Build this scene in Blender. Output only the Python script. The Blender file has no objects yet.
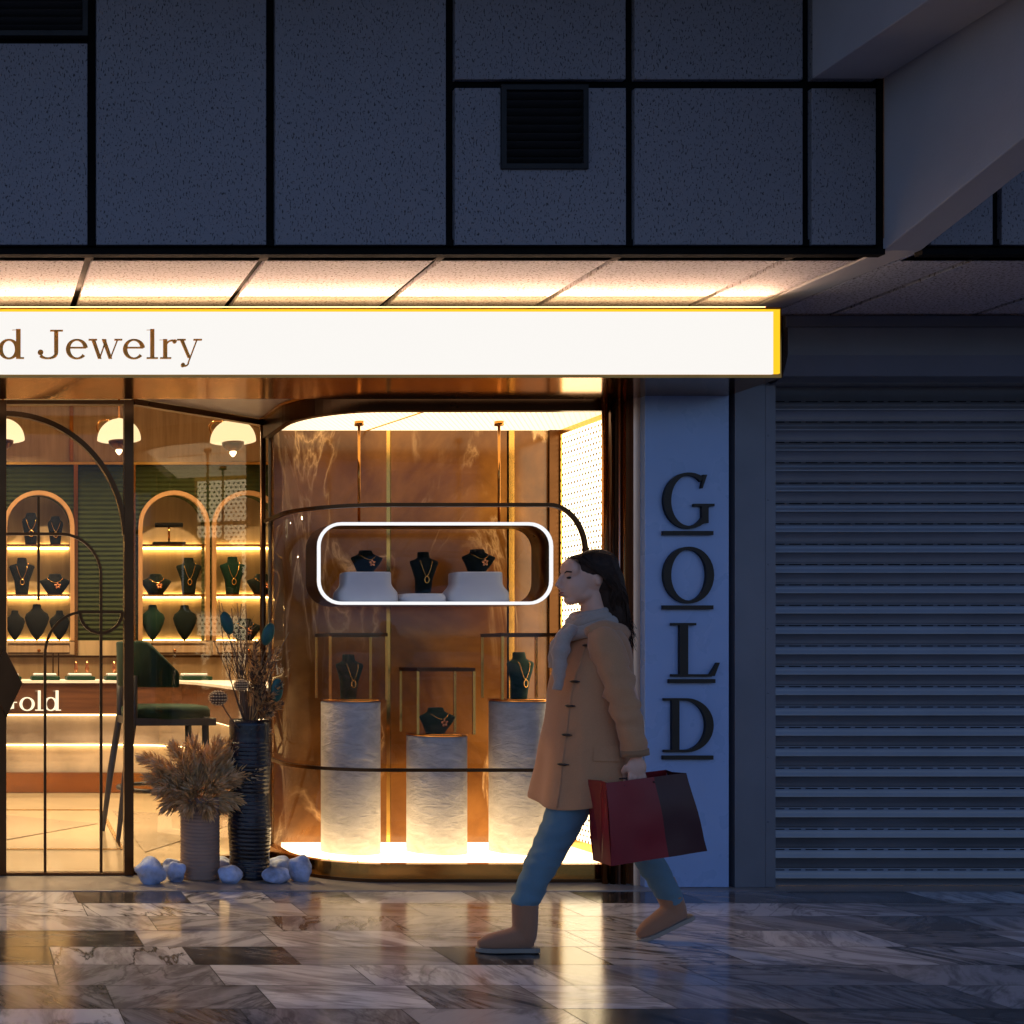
import bpy, bmesh, math, random
from mathutils import Vector, Matrix, noise as mnoise
random.seed(7)
R = math.radians
sc = bpy.context.scene
COL = sc.collection
# ------------------------------------------------------------------ camera, sky, sun, exposure
F = 1238.0; CAMZ = 1.23
cam_d = bpy.data.cameras.new('camera'); cam = bpy.data.objects.new('camera', cam_d); COL.objects.link(cam)
cam.location = (0, 0, CAMZ); cam.rotation_euler = (R(90), 0, 0)
cam_d.sensor_width = 36; cam_d.lens = 36 * F / 1024
cam_d.shift_x = (512 + 40) / 1024; cam_d.shift_y = (655 - 512) / 1024
cam_d.clip_end = 2000; sc.camera = cam
w = bpy.data.worlds.new('World'); sc.world = w; w.use_nodes = True
nt = w.node_tree; nt.nodes.clear()
sky = nt.nodes.new('ShaderNodeTexSky'); sky.sky_type = 'NISHITA'; sky.sun_disc = False
sky.sun_elevation = R(9); sky.sun_rotation = R(25); sky.ozone_density = 4.2; sky.air_density = 1.0
bg = nt.nodes.new('ShaderNodeBackground'); bg.inputs[1].default_value = 0.15
wo = nt.nodes.new('ShaderNodeOutputWorld')
tint = nt.nodes.new('ShaderNodeMix'); tint.data_type = 'RGBA'; tint.blend_type = 'MULTIPLY'; tint.inputs[0].default_value = 1
tint.inputs[7].default_value = (1.27, .95, 1.04, 1)
nt.links.new(sky.outputs[0], tint.inputs[6]); nt.links.new(tint.outputs[2], bg.inputs[0]); nt.links.new(bg.outputs[0], wo.inputs[0])
sd = bpy.data.lights.new('sun', 'SUN'); so = bpy.data.objects.new('sun', sd); COL.objects.link(so)
sd.energy = 0.4; sd.angle = R(3); sd.color = (1.0, 0.62, 0.35)
so.rotation_euler = (R(-81), 0, R(-25)); so.location = (-4, -6, 8)
sc.view_settings.view_transform = 'Standard'; sc.view_settings.look = 'None'
EXPO = 0.35; KE = 2 ** -EXPO
sc.view_settings.exposure = EXPO; sc.view_settings.gamma = 1.0
sc.cycles.use_denoising = True
try: sc.cycles.denoiser = 'OPENIMAGEDENOISE'
except Exception: pass
sc.cycles.max_bounces = 8; sc.cycles.transparent_max_bounces = 16
sc.cycles.glossy_bounces = 4; sc.cycles.diffuse_bounces = 4
sc.cycles.sample_clamp_indirect = 4.0
sc.cycles.caustics_reflective = False; sc.cycles.caustics_refractive = False

def PX(px, Y): return (px + 40) * Y / F
def PZ(py, Y): return CAMZ + (655 - py) * Y / F

# ------------------------------------------------------------------ materials
class NT:
    def __init__(s, name):
        s.m = bpy.data.materials.new(name); s.m.use_nodes = True
        s.t = s.m.node_tree; s.t.nodes.clear()
        s.out = s.n('OutputMaterial')
    def n(s, ty, **kw):
        nd = s.t.nodes.new('ShaderNode' + ty)
        for k, v in kw.items(): setattr(nd, k, v)
        return nd
    def l(s, a, b): s.t.links.new(a, b)
    def math(s, op, a, b=None, c=None):
        nd = s.n('Math', operation=op)
        for i, v in enumerate((a, b, c)):
            if v is None: continue
            if isinstance(v, (int, float)): nd.inputs[i].default_value = v
            else: s.l(v, nd.inputs[i])
        return nd.outputs[0]
    def ramp(s, fac, stops, interp='LINEAR'):
        r = s.n('ValToRGB'); r.color_ramp.interpolation = interp
        e = r.color_ramp.elements
        while len(e) < len(stops): e.new(0.5)
        for i, (p, c) in enumerate(stops):
            e[i].position = p; e[i].color = (*c, 1) if len(c) == 3 else c
        s.l(fac, r.inputs[0]); return r.outputs[0]
    def mix(s, fac, a, b, mode='MIX'):
        nd = s.n('Mix', data_type='RGBA', blend_type=mode)
        if isinstance(fac, (int, float)): nd.inputs[0].default_value = fac
        else: s.l(fac, nd.inputs[0])
        for sock, v in ((nd.inputs[6], a), (nd.inputs[7], b)):
            if isinstance(v, tuple): sock.default_value = (*v, 1) if len(v) == 3 else v
            else: s.l(v, sock)
        return nd.outputs[2]
    def coord(s, scale=(1, 1, 1), kind='Object'):
        tc = s.n('TexCoord'); mp = s.n('Mapping'); mp.inputs['Scale'].default_value = scale
        s.l(tc.outputs[kind], mp.inputs[0]); return mp.outputs[0]
    def noise(s, vec, scale, detail=4, rough=.55, dist=0, out=0):
        nd = s.n('TexNoise'); nd.inputs['Scale'].default_value = scale; nd.inputs['Detail'].default_value = detail
        nd.inputs['Roughness'].default_value = rough; nd.inputs['Distortion'].default_value = dist
        if vec is not None: s.l(vec, nd.inputs['Vector'])
        return nd.outputs[out]
    def bump(s, h, strength, dist=.01):
        b = s.n('Bump'); b.inputs['Strength'].default_value = strength; b.inputs['Distance'].default_value = dist
        s.l(h, b.inputs['Height']); return b.outputs[0]
    def bsdf(s, color, rough=.5, metal=0, normal=None, **kw):
        p = s.n('BsdfPrincipled')
        for k, v in (('Base Color', color), ('Roughness', rough), ('Metallic', metal)):
            if isinstance(v, tuple): p.inputs[k].default_value = (*v, 1) if len(v) == 3 else v
            elif isinstance(v, (int, float)): p.inputs[k].default_value = v
            else: s.l(v, p.inputs[k])
        for k, v in kw.items():
            k = k.replace('_', ' ')
            p.inputs[k].default_value = v
        if normal is not None: s.l(normal, p.inputs['Normal'])
        return p
    def done(s, shader): s.l(shader.outputs[0], s.out.inputs[0]); return s.m

def simple(name, col, rough=.5, metal=0, var=.15, vs=6, bump=0, bs=60, **kw):
    t = NT(name); v = t.coord()
    nz = t.noise(v, vs, 5)
    c2 = tuple(max(0, c * (1 - var)) for c in col); c3 = tuple(min(1, c * (1 + var)) for c in col)
    c = t.ramp(nz, [(.3, c2), (.7, c3)])
    r = t.math('MULTIPLY_ADD', t.noise(v, vs * 2.3, 3), rough * .4, rough * .8)
    nm = t.bump(t.noise(v, bs, 4), bump) if bump else None
    return t.done(t.bsdf(c, r, metal, nm, **kw))

def emis(name, col, st):
    t = NT(name); e = t.n('Emission'); e.inputs[0].default_value = (*col, 1); e.inputs[1].default_value = st * KE
    return t.done(e)

def perforated(name, axes, col, st, pitch=.03, r=.22, metal=(.25, .14, .05)):
    """glowing diffuser behind a metal screen: a lattice of small metal spots"""
    t = NT(name); tc = t.n('TexCoord'); sp = t.n('SeparateXYZ'); t.l(tc.outputs['Object'], sp.inputs[0])
    u = t.math('DIVIDE', sp.outputs[axes[0]], pitch); v = t.math('DIVIDE', sp.outputs[axes[1]], pitch * 1.732)
    ds = []
    for o in (0, .5):
        a = t.math('SUBTRACT', t.math('FRACT', t.math('ADD', u, o + 100)), .5)
        b = t.math('MULTIPLY', t.math('SUBTRACT', t.math('FRACT', t.math('ADD', v, o + 100)), .5), 1.732)
        ds.append(t.math('SQRT', t.math('ADD', t.math('MULTIPLY', a, a), t.math('MULTIPLY', b, b))))
    m = t.math('LESS_THAN', t.math('MINIMUM', ds[0], ds[1]), r)
    e = t.n('Emission'); e.inputs[0].default_value = (*col, 1); e.inputs[1].default_value = st * KE
    p = t.bsdf(metal, .4, 1)
    mx = t.n('MixShader'); t.l(m, mx.inputs[0]); t.l(e.outputs[0], mx.inputs[1]); t.l(p.outputs[0], mx.inputs[2])
    return t.done(mx)

def glass_mat(name, tint=(.93, .93, .92), boost=1.0, ior=1.5):
    t = NT(name)
    fr = t.n('Fresnel'); fr.inputs[0].default_value = ior
    g = t.n('BsdfGlossy'); g.inputs['Roughness'].default_value = .02; g.inputs[0].default_value = (1, 1, 1, 1)
    tr = t.n('BsdfTransparent'); tr.inputs[0].default_value = (*tint, 1)
    mx = t.n('MixShader'); geo = t.n('NewGeometry')
    f = t.math('MULTIPLY', fr.outputs[0], boost); f = t.math('MINIMUM', f, 1.0)
    f = t.math('MULTIPLY', f, t.math('SUBTRACT', 1.0, geo.outputs['Backfacing']))
    t.l(f, mx.inputs[0]); t.l(tr.outputs[0], mx.inputs[1]); t.l(g.outputs[0], mx.inputs[2])
    return t.done(mx)

def m_acoustic(nm='speckled_board', k=1.0):
    t = NT(nm); v = t.coord((1, 1, 1))
    mp = t.n('Mapping'); mp.inputs['Scale'].default_value = (150, 150, 62); t.l(v, mp.inputs[0])
    nz = t.noise(mp.outputs[0], 1.0 if k == 1 else .55, 2, .6)
    pit = t.ramp(nz, [(.33 if k == 1 else .36, (0, 0, 0)), (.40 if k == 1 else .46, (1, 1, 1))])
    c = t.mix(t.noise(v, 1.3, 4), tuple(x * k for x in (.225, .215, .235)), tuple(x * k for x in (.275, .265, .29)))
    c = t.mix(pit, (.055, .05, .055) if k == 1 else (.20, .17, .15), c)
    fine = t.noise(v, 220, 2)
    h = t.math('ADD', pit, t.math('MULTIPLY', fine, .25))
    return t.done(t.bsdf(c, .8, 0, t.bump(h, .8, .006)))

def m_tiles():
    t = NT('marble_paving')
    at = t.n('Attribute'); at.attribute_name = 'tile'; at.attribute_type = 'GEOMETRY'
    sp = t.n('SeparateColor'); t.l(at.outputs['Color'], sp.inputs[0])
    tc = t.n('TexCoord')
    off = t.n('VectorMath', operation='SCALE'); t.l(at.outputs['Color'], off.inputs[0]); off.inputs['Scale'].default_value = 37.0
    ad = t.n('VectorMath', operation='ADD'); t.l(tc.outputs['Object'], ad.inputs[0]); t.l(off.outputs[0], ad.inputs[1])
    ro = t.n('VectorRotate', rotation_type='Z_AXIS'); t.l(ad.outputs[0], ro.inputs['Vector'])
    t.l(t.math('MULTIPLY', sp.outputs[1], 6.28), ro.inputs['Angle'])
    mp = t.n('Mapping'); mp.inputs['Scale'].default_value = (1.1, 3.6, 1); t.l(ro.outputs[0], mp.inputs[0])
    n1 = t.noise(mp.outputs[0], 1.6, 9, .62, 1.3)
    n2 = t.noise(mp.outputs[0], 4.5, 8, .65, .8)
    base = t.ramp(sp.outputs[0], [(0, (.045, .040, .040)), (.13, (.10, .09, .09)), (.24, (.30, .28, .285)), (.5, (.50, .47, .48)), (.75, (.70, .665, .68)), (1, (.84, .81, .83))])
    dark = t.mix(1.0, base, (.52, .50, .50), 'MULTIPLY'); light = t.mix(.35, base, (.66, .63, .62))
    f1 = t.ramp(n1, [(.42, (0, 0, 0)), (.54, (1, 1, 1))])
    c = t.mix(f1, dark, base)
    f2 = t.ramp(n2, [(.52, (0, 0, 0)), (.68, (1, 1, 1))])
    c = t.mix(t.math('MULTIPLY', f2, .6), c, light)
    # crack-like dark veins
    ab = t.math('ABSOLUTE', t.math('SUBTRACT', t.noise(mp.outputs[0], 1.1, 7, .55, 1.0), .5))
    vein = t.ramp(ab, [(.0, (1, 1, 1)), (.03, (0, 0, 0))])
    c = t.mix(t.math('MULTIPLY', vein, t.math('MULTIPLY', sp.outputs[2], 1.0)), c, (.03, .027, .026))
    sm = t.noise(tc.outputs['Object'], 1.7, 5)
    r = t.math('MULTIPLY_ADD', sm, .12, .06); r = t.math('MULTIPLY_ADD', n2, .05, r)
    h = t.noise(tc.outputs['Object'], 9, 3)
    return t.done(t.bsdf(c, r, 0, t.bump(h, .05, .004), IOR=1.42))

def m_brown_marble():
    t = NT('brown_marble'); v = t.coord((1, 1, 1))
    n1 = t.noise(v, 1.5, 8, .6, .6)
    c = t.ramp(n1, [(.25, (.045, .015, .003)), (.48, (.175, .062, .011)), (.75, (.40, .165, .034))])
    mp = t.n('Mapping'); mp.inputs['Rotation'].default_value = (0, R(38), 0); mp.inputs['Scale'].default_value = (2.6, 1, .9); mp.inputs['Location'].default_value = (3.1, 0, 1.7)
    t.l(v, mp.inputs[0])
    ab = t.math('ABSOLUTE', t.math('SUBTRACT', t.noise(mp.outputs[0], .85, 8, .55, .9), .5))
    vein = t.ramp(ab, [(0, (1, 1, 1)), (.010, (.35, .35, .35)), (.03, (0, 0, 0))])
    ms = t.ramp(t.noise(v, 1.2, 3), [(.42, (0, 0, 0)), (.62, (1, 1, 1))])
    c = t.mix(t.math('MULTIPLY', vein, ms), c, (.80, .48, .22))
    n3 = t.noise(mp.outputs[0], 4.5, 9, .7, 1.2)
    f3 = t.ramp(n3, [(.66, (0, 0, 0)), (.80, (.45, .45, .45))])
    c = t.mix(t.math('MULTIPLY', f3, ms), c, (.62, .33, .14))
    return t.done(t.bsdf(c, .16, 0, IOR=1.48))

def m_alabaster():
    t = NT('rippled_plaster'); v = t.coord((1, 1, 2.6))
    n = t.noise(v, 9, 6, .6, 1.0); n2 = t.noise(v, 34, 3)
    c = t.ramp(n, [(.3, (.42, .40, .39)), (.7, (.66, .63, .61))])
    h = t.math('ADD', n, t.math('MULTIPLY', n2, .4))
    return t.done(t.bsdf(c, .6, 0, t.bump(h, .55, .02)))

def m_wood(name, c1, c2, scale=(30, 30, 1.5), rough=.45):
    t = NT(name); v = t.coord(scale); n = t.noise(v, 1.0, 6, .6, .4)
    return t.done(t.bsdf(t.ramp(n, [(.3, c1), (.7, c2)]), rough, 0, t.bump(n, .15, .004)))

def m_velvet(name, col, ribs=0, axis=2):
    t = NT(name); v = t.coord(); n = t.noise(v, 14, 4)
    c = t.mix(n, tuple(x * .6 for x in col), tuple(x * 1.35 for x in col))
    nm = None
    if ribs:
        sp = t.n('SeparateXYZ'); t.l(v, sp.inputs[0])
        s = t.math('SINE', t.math('MULTIPLY', sp.outputs[axis], ribs))
        s = t.math('MULTIPLY', s, t.math('MULTIPLY_ADD', t.noise(v, 5, 3), 1, .2))
        nm = t.bump(s, .7, .012)
    return t.done(t.bsdf(c, .85, 0, nm, Sheen_Weight=.04, IOR=1.3))

def m_cloth(name, c1, c2, scale=220, rough=.9, folds=0, sheen=.2):
    t = NT(name); v = t.coord(); n = t.noise(v, scale, 2); b = t.noise(v, 5, 4)
    c = t.mix(t.math('MULTIPLY_ADD', n, .5, t.math('MULTIPLY', b, .5)), c1, c2)
    h = t.math('ADD', t.math('MULTIPLY', n, .15), t.math('MULTIPLY', b, folds))
    return t.done(t.bsdf(c, rough, 0, t.bump(h, .5, .008), Sheen_Weight=sheen))

M = {}
M['board'] = m_acoustic(); M['soffit_board'] = m_acoustic('lit_speckled_board', 2.5)  # same board twice: soffit copy paler, the sign's glow put into its colour
M['black_metal'] = simple('black_metal', (.003, .003, .0033), .8, 0, .2, Specular_IOR_Level=.12)
M['vent_metal'] = simple('vent_metal', (.012, .012, .013), .6, 0, .2)
M['concrete'] = simple('grey_plaster', (.44, .44, .48), .75, 0, .08, 2, .12, 90)
M['darkwall'] = simple('dark_render', (.10, .10, .11), .8, 0, .1, 2, .1)
M['tiles'] = m_tiles()
M['grout'] = simple('grout', (.06, .055, .05), .9)
M['street'] = simple('street_asphalt', (.05, .05, .052), .7, 0, .2, 3, .2)
M['threshold'] = simple('threshold_stone', (.30, .27, .25), .35, 0, .12, 4)
M['bronze'] = simple('bronze', (.50, .22, .05), .14, 1, .12, 5)
M['darkbronze'] = simple('dark_bronze', (.085, .04, .018), .3, 1, .15, 5)
M['copper'] = simple('orange_bronze', (.42, .17, .045), .22, 1, .12, 4)
M['gold'] = simple('brushed_gold', (.80, .48, .13), .22, 1, .08, 8)
M['champagne'] = simple('champagne_metal', (1.0, .64, .44), .35, 1, .04, 4)
M['sign_face'] = emis('backlit_sign_face', (1.0, .97, .93), .97)
M['sign_edge'] = emis('glowing_amber_edge', (1.0, .60, .02), 1.1)
M['led_warm'] = emis('warm_led', (1.0, .60, .25), 9)
M['led_soft'] = emis('warm_led_soft', (1.0, .62, .20), 24)
M['led_dim'] = emis('warm_led_dim', (1.0, .66, .28), 6)
M['added_glow_ring'] = emis('added_warm_ring', (1.0, .66, .30), 7)  # for the glow rings added at the pedestal feet
M['led_warm2'] = emis('warm_led_line', (1.0, .66, .28), 10)
M['led_white'] = emis('white_led', (.97, .98, 1.0), 1.1)
M['lit_text'] = emis('lit_letters', (1.0, .80, .52), 1.6)
M['perf_wall'] = perforated('perforated_light_wall', (1, 2), (1.0, .78, .46), 5.0, .036, .24)
M['perf_ceiling'] = perforated('perforated_light_ceiling', (0, 1), (1.0, .74, .42), 2.6, .03, .14, (.5, .36, .2))
M['perf_floor'] = perforated('perforated_light_floor', (0, 1), (1.0, .70, .36), 5.0, .03, .14, (.5, .36, .2))
M['marble'] = m_brown_marble()
M['plaster'] = m_alabaster()
M['glass'] = glass_mat('shop_glass', (.96, .95, .93), .85); M['window_glass'] = glass_mat('window_glass', (.98, .975, .97), .5)
M['glass_thin'] = glass_mat('case_glass', (.96, .95, .94), 1.0)
M['bluepanel'] = simple('pale_blue_panel', (.30, .42, .68), .28, 0, .04, 2)
M['shutter'] = simple('grey_shutter_metal', (.23, .225, .235), .34, .75, .08, 3)
M['shutterframe'] = simple('grey_painted_steel', (.15, .155, .185), .42, .3, .08, 3)
M['letterdark'] = simple('dark_letter_metal', (.014, .009, .006), .4, .3, .1)
M['letterbrown'] = simple('brown_letters', (.80, .36, .04), .5, 0, .1)
M['green_wall'] = m_velvet('green_ribbed_fabric', (.024, .032, .006), 130, 2)
M['green_velvet'] = m_velvet('green_velvet', (.0035, .024, .013))
M['dark_velvet'] = m_velvet('dark_green_velvet', (.002, .007, .005))
M['window_velvet'] = m_velvet('bottle_green_velvet', (.006, .040, .022))
M['black_velvet'] = m_velvet('near_black_velvet', (.003, .0034, .0034))
M['beige_wall'] = m_wood('beige_wall_finish', (.36, .25, .14), (.52, .37, .21), (8, 8, 1))
M['arch'] = simple('tan_arch_trim', (.50, .28, .13), .35, .3, .1)
M['wood_light'] = m_wood('pale_wood', (.30, .19, .10), (.46, .31, .19), (18, 18, 1.2))
M['wood_dark'] = m_wood('dark_wood', (.06, .022, .009), (.13, .05, .02), (1.2, 20, 26))
M['stone_warm'] = simple('warm_onyx', (.50, .40, .30), .4, 0, .25, 3)
M['stone_grey'] = simple('grey_onyx', (.36, .30, .26), .4, 0, .25, 3)
M['white'] = simple('white_lacquer', (.75, .74, .74), .35, 0, .03)
M['display_white'] = simple('white_leatherette', (.72, .72, .78), .5, 0, .04, 8)
M['floor_in'] = simple('cream_polished_floor', (.46, .36, .24), .16, 0, .06, 2)
M['floor_in2'] = simple('tan_polished_floor', (.36, .28, .20), .16, 0, .06, 2)
M['ceiling_in'] = simple('shop_ceiling', (.55, .50, .46), .8, 0, .03)
M['niche_soffit'] = simple('niche_soffit', (.36, .30, .32), .35, 0, .05)
M['grey_leg'] = simple('grey_stool_frame', (.03, .03, .038), .45, 0, .1)
M['pot'] = simple('taupe_ceramic', (.30, .19, .135), .6, 0, .1, 12, .15, 40)
M['vase_black'] = simple('black_glazed_ceramic', (.012, .013, .020), .25, 0, .9, 9, .3, 24)
M['stone_blue'] = simple('pale_blue_boulder', (.36, .44, .66), .55, 0, .55, 11, .9, 30)
M['pampas'] = simple('dry_plume', (.62, .37, .15), .85, 0, .3, 30)
M['pampas_lt'] = simple('pale_dry_plume', (.70, .48, .26), .85, 0, .25, 30)
M['twig'] = simple('dry_twig', (.13, .085, .055), .8, 0, .3, 20)
M['leaf_teal'] = simple('teal_leaf', (.008, .085, .065), .35, 0, .3, 20)
M['cone'] = simple('seed_cone', (.10, .045, .018), .6, 0, .3, 30)
M['cone_tip'] = simple('seed_cone_tips', (.62, .42, .22), .6)
M['lamp_glass'] = emis('opal_lamp_glass', (1.0, .72, .38), 1.45)
M['crystal'] = emis('lamp_bulb', (1.0, .78, .45), 6)

# ------------------------------------------------------------------ mesh builder
class MB:
    def __init__(s): s.v = []; s.f = []; s.mi = []; s.sm = []; s.cur = 0; s.smooth = False
    def add(s, vs, fs, smooth=None):
        o = len(s.v); s.v += [Vector(p) for p in vs]
        for f in fs:
            s.f.append([i + o for i in f]); s.mi.append(s.cur); s.sm.append(s.smooth if smooth is None else smooth)
        return s
    def box(s, x0, x1, y0, y1, z0, z1):
        vs = [(x, y, z) for z in (z0, z1) for y in (y0, y1) for x in (x0, x1)]
        return s.add(vs, [(0, 2, 3, 1), (4, 5, 7, 6), (0, 1, 5, 4), (2, 6, 7, 3), (0, 4, 6, 2), (1, 3, 7, 5)], False)
    def obox(s, c, hx, hy, hz, mat3):
        vs = [Vector(c) + mat3 @ Vector((x, y, z)) for z in (-hz, hz) for y in (-hy, hy) for x in (-hx, hx)]
        return s.add(vs, [(0, 2, 3, 1), (4, 5, 7, 6), (0, 1, 5, 4), (2, 6, 7, 3), (0, 4, 6, 2), (1, 3, 7, 5)], False)
    def prism(s, poly, axis, a0, a1, smooth=False):
        """poly of 2d points extruded along axis; the 2d plane is the other two axes in order"""
        def P(p, a):
            return {'x': (a, p[0], p[1]), 'y': (p[0], a, p[1]), 'z': (p[0], p[1], a)}[axis]
        n = len(poly); vs = [P(p, a0) for p in poly] + [P(p, a1) for p in poly]
        s.add(vs, [list(range(n)), list(range(2 * n - 1, n - 1, -1))], False)
        o = len(s.v) - 2 * n
        for i in range(n):
            j = (i + 1) % n
            s.f.append([o + i, o + n + i, o + n + j, o + j]); s.mi.append(s.cur); s.sm.append(smooth)
        return s
    def rings(s, rings, closed=True, caps=True, smooth=True):
        n = len(rings[0]); vs = [p for r in rings for p in r]; fs = []
        for k in range(len(rings) - 1):
            for i in range(n if closed else n - 1):
                j = (i + 1) % n
                fs.append((k * n + i, k * n + j, (k + 1) * n + j, (k + 1) * n + i))
        s.add(vs, fs, smooth)
        if caps:
            o = len(s.v) - len(vs)
            for base, rev in ((o, True), (o + (len(rings) - 1) * n, False)):
                f = list(range(base, base + n)); s.f.append(f[::-1] if rev else f); s.mi.append(s.cur); s.sm.append(smooth)
        return s
    def loft(s, secs, seg=28, ex=2.0, caps=True, smooth=True):
        """secs: (cx, cy, z, rx, ry) elliptical sections"""
        rs = []
        for (cx, cy, z, rx, ry) in secs:
            r = []
            for i in range(seg):
                a = 2 * math.pi * i / seg; c, d = math.cos(a), math.sin(a)
                r.append((cx + rx * math.copysign(abs(c) ** (2 / ex), c), cy + ry * math.copysign(abs(d) ** (2 / ex), d), z))
            rs.append(r)
        return s.rings(rs, True, caps, smooth)
    def lathe(s, prof, c=(0, 0), seg=32, smooth=True, caps=True):
        return s.loft([(c[0], c[1], z, r, r) for (r, z) in prof], seg, 2, caps, smooth)
    def tube(s, pts, rad, seg=10, caps=True, closed=False, smooth=True):
        pts = [Vector(p) for p in pts]; n = len(pts); rs = []
        rr = rad if isinstance(rad, (list, tuple)) else [rad] * n
        up = Vector((0, 0, 1)); prevn = None
        for i, p in enumerate(pts):
            t = (pts[(i + 1) % n] - pts[i - 1]) if closed else (pts[min(i + 1, n - 1)] - pts[max(i - 1, 0)])
            t = t.normalized() if t.length > 1e-9 else up
            if prevn is None:
                a = up if abs(t.z) < .9 else Vector((1, 0, 0)); nn = (a - t * a.dot(t)).normalized()
            else:
                nn = (prevn - t * prevn.dot(t)); nn = nn.normalized() if nn.length > 1e-6 else prevn
            prevn = nn; b = t.cross(nn)
            rs.append([p + (nn * math.cos(2 * math.pi * k / seg) + b * math.sin(2 * math.pi * k / seg)) * rr[i] for k in range(seg)])
        if closed: rs.append(rs[0]); return s.rings(rs, True, False, smooth)
        return s.rings(rs, True, caps, smooth)
    def sweep(s, pts, n, hn, hb, closed=False, smooth=False):
        """rectangular bar along pts; n = fixed normal, hn half size along it, hb half size across"""
        pts = [Vector(p) for p in pts]; n = Vector(n).normalized(); m = len(pts); rs = []
        for i, p in enumerate(pts):
            t = (pts[(i + 1) % m] - pts[i - 1]) if closed else (pts[min(i + 1, m - 1)] - pts[max(i - 1, 0)])
            t.normalize(); b = t.cross(n).normalized()
            rs.append([p + n * hn + b * hb, p - n * hn + b * hb, p - n * hn - b * hb, p + n * hn - b * hb])
        if closed: rs.append(rs[0]); return s.rings(rs, True, False, smooth)
        return s.rings(rs, True, True, smooth)
    def ell(s, c, r, seg=20, rg=12, noise=0, ns=6, seed=0, mat3=None):
        rs = []
        for k in range(rg + 1):
            ph = math.pi * (k / rg - .5) * .999; row = []
            for i in range(seg):
                a = 2 * math.pi * i / seg
                d = Vector((math.cos(ph) * math.cos(a), math.cos(ph) * math.sin(a), math.sin(ph)))
                q = 1 + (noise * mnoise.noise(d * ns + Vector((seed * 7.3, seed * 3.1, seed))) if noise else 0)
                v = Vector((d.x * r[0] * q, d.y * r[1] * q, d.z * r[2] * q))
                if mat3: v = mat3 @ v
                row.append(Vector(c) + v)
            rs.append(row)
        return s.rings(rs, True, True, True)
    def build(s, name, mats, parent=None, bevel=0, seg=2, recalc=True):
        off = Vector((0, 0, 0)); q = parent
        while q: off += q.location; q = q.parent
        me = bpy.data.meshes.new(name)
        me.from_pydata([tuple(v - off) for v in s.v], [], s.f); me.validate()
        if not isinstance(mats, (list, tuple)): mats = [mats]
        for m in mats: me.materials.append(m)
        for i, p in enumerate(me.polygons):
            if i < len(s.mi): p.material_index = s.mi[i]; p.use_smooth = s.sm[i]
        if recalc:
            bm = bmesh.new(); bm.from_mesh(me); bmesh.ops.recalc_face_normals(bm, faces=bm.faces); bm.to_mesh(me); bm.free()
        o = bpy.data.objects.new(name, me); COL.objects.link(o)
        if parent: o.parent = parent
        if bevel:
            b = o.modifiers.new('bevel', 'BEVEL'); b.width = bevel; b.segments = seg; b.limit_method = 'ANGLE'
        return o

def tag(o, label=None, cat=None, group=None, kind=None):
    if label: o['label'] = label
    if cat: o['category'] = cat
    if group: o['group'] = group
    if kind: o['kind'] = kind
    return o
def thing(name, loc, label, cat, group=None):
    o = bpy.data.objects.new(name, None); COL.objects.link(o); o.location = loc; o.empty_display_size = .1
    return tag(o, label, cat, group)
def copy_tree(o, parent=None):
    c = o.copy(); COL.objects.link(c); c.parent = parent
    if parent: c.matrix_parent_inverse = o.matrix_parent_inverse
    for ch in list(o.children): copy_tree(ch, c)
    return c
def struct(o): o['kind'] = 'structure'; return o
def arc(cx, cy, rx, ry, a0, a1, n=16):
    return [(cx + rx * math.cos(R(a0 + (a1 - a0) * i / n)), cy + ry * math.sin(R(a0 + (a1 - a0) * i / n))) for i in range(n + 1)]
def rrect(x0, x1, y0, y1, r, n=10):
    return arc(x1 - r, y1 - r, r, r, 0, 90, n) + arc(x0 + r, y1 - r, r, r, 90, 180, n) + arc(x0 + r, y0 + r, r, r, 180, 270, n) + arc(x1 - r, y0 + r, r, r, 270, 360, n)

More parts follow.
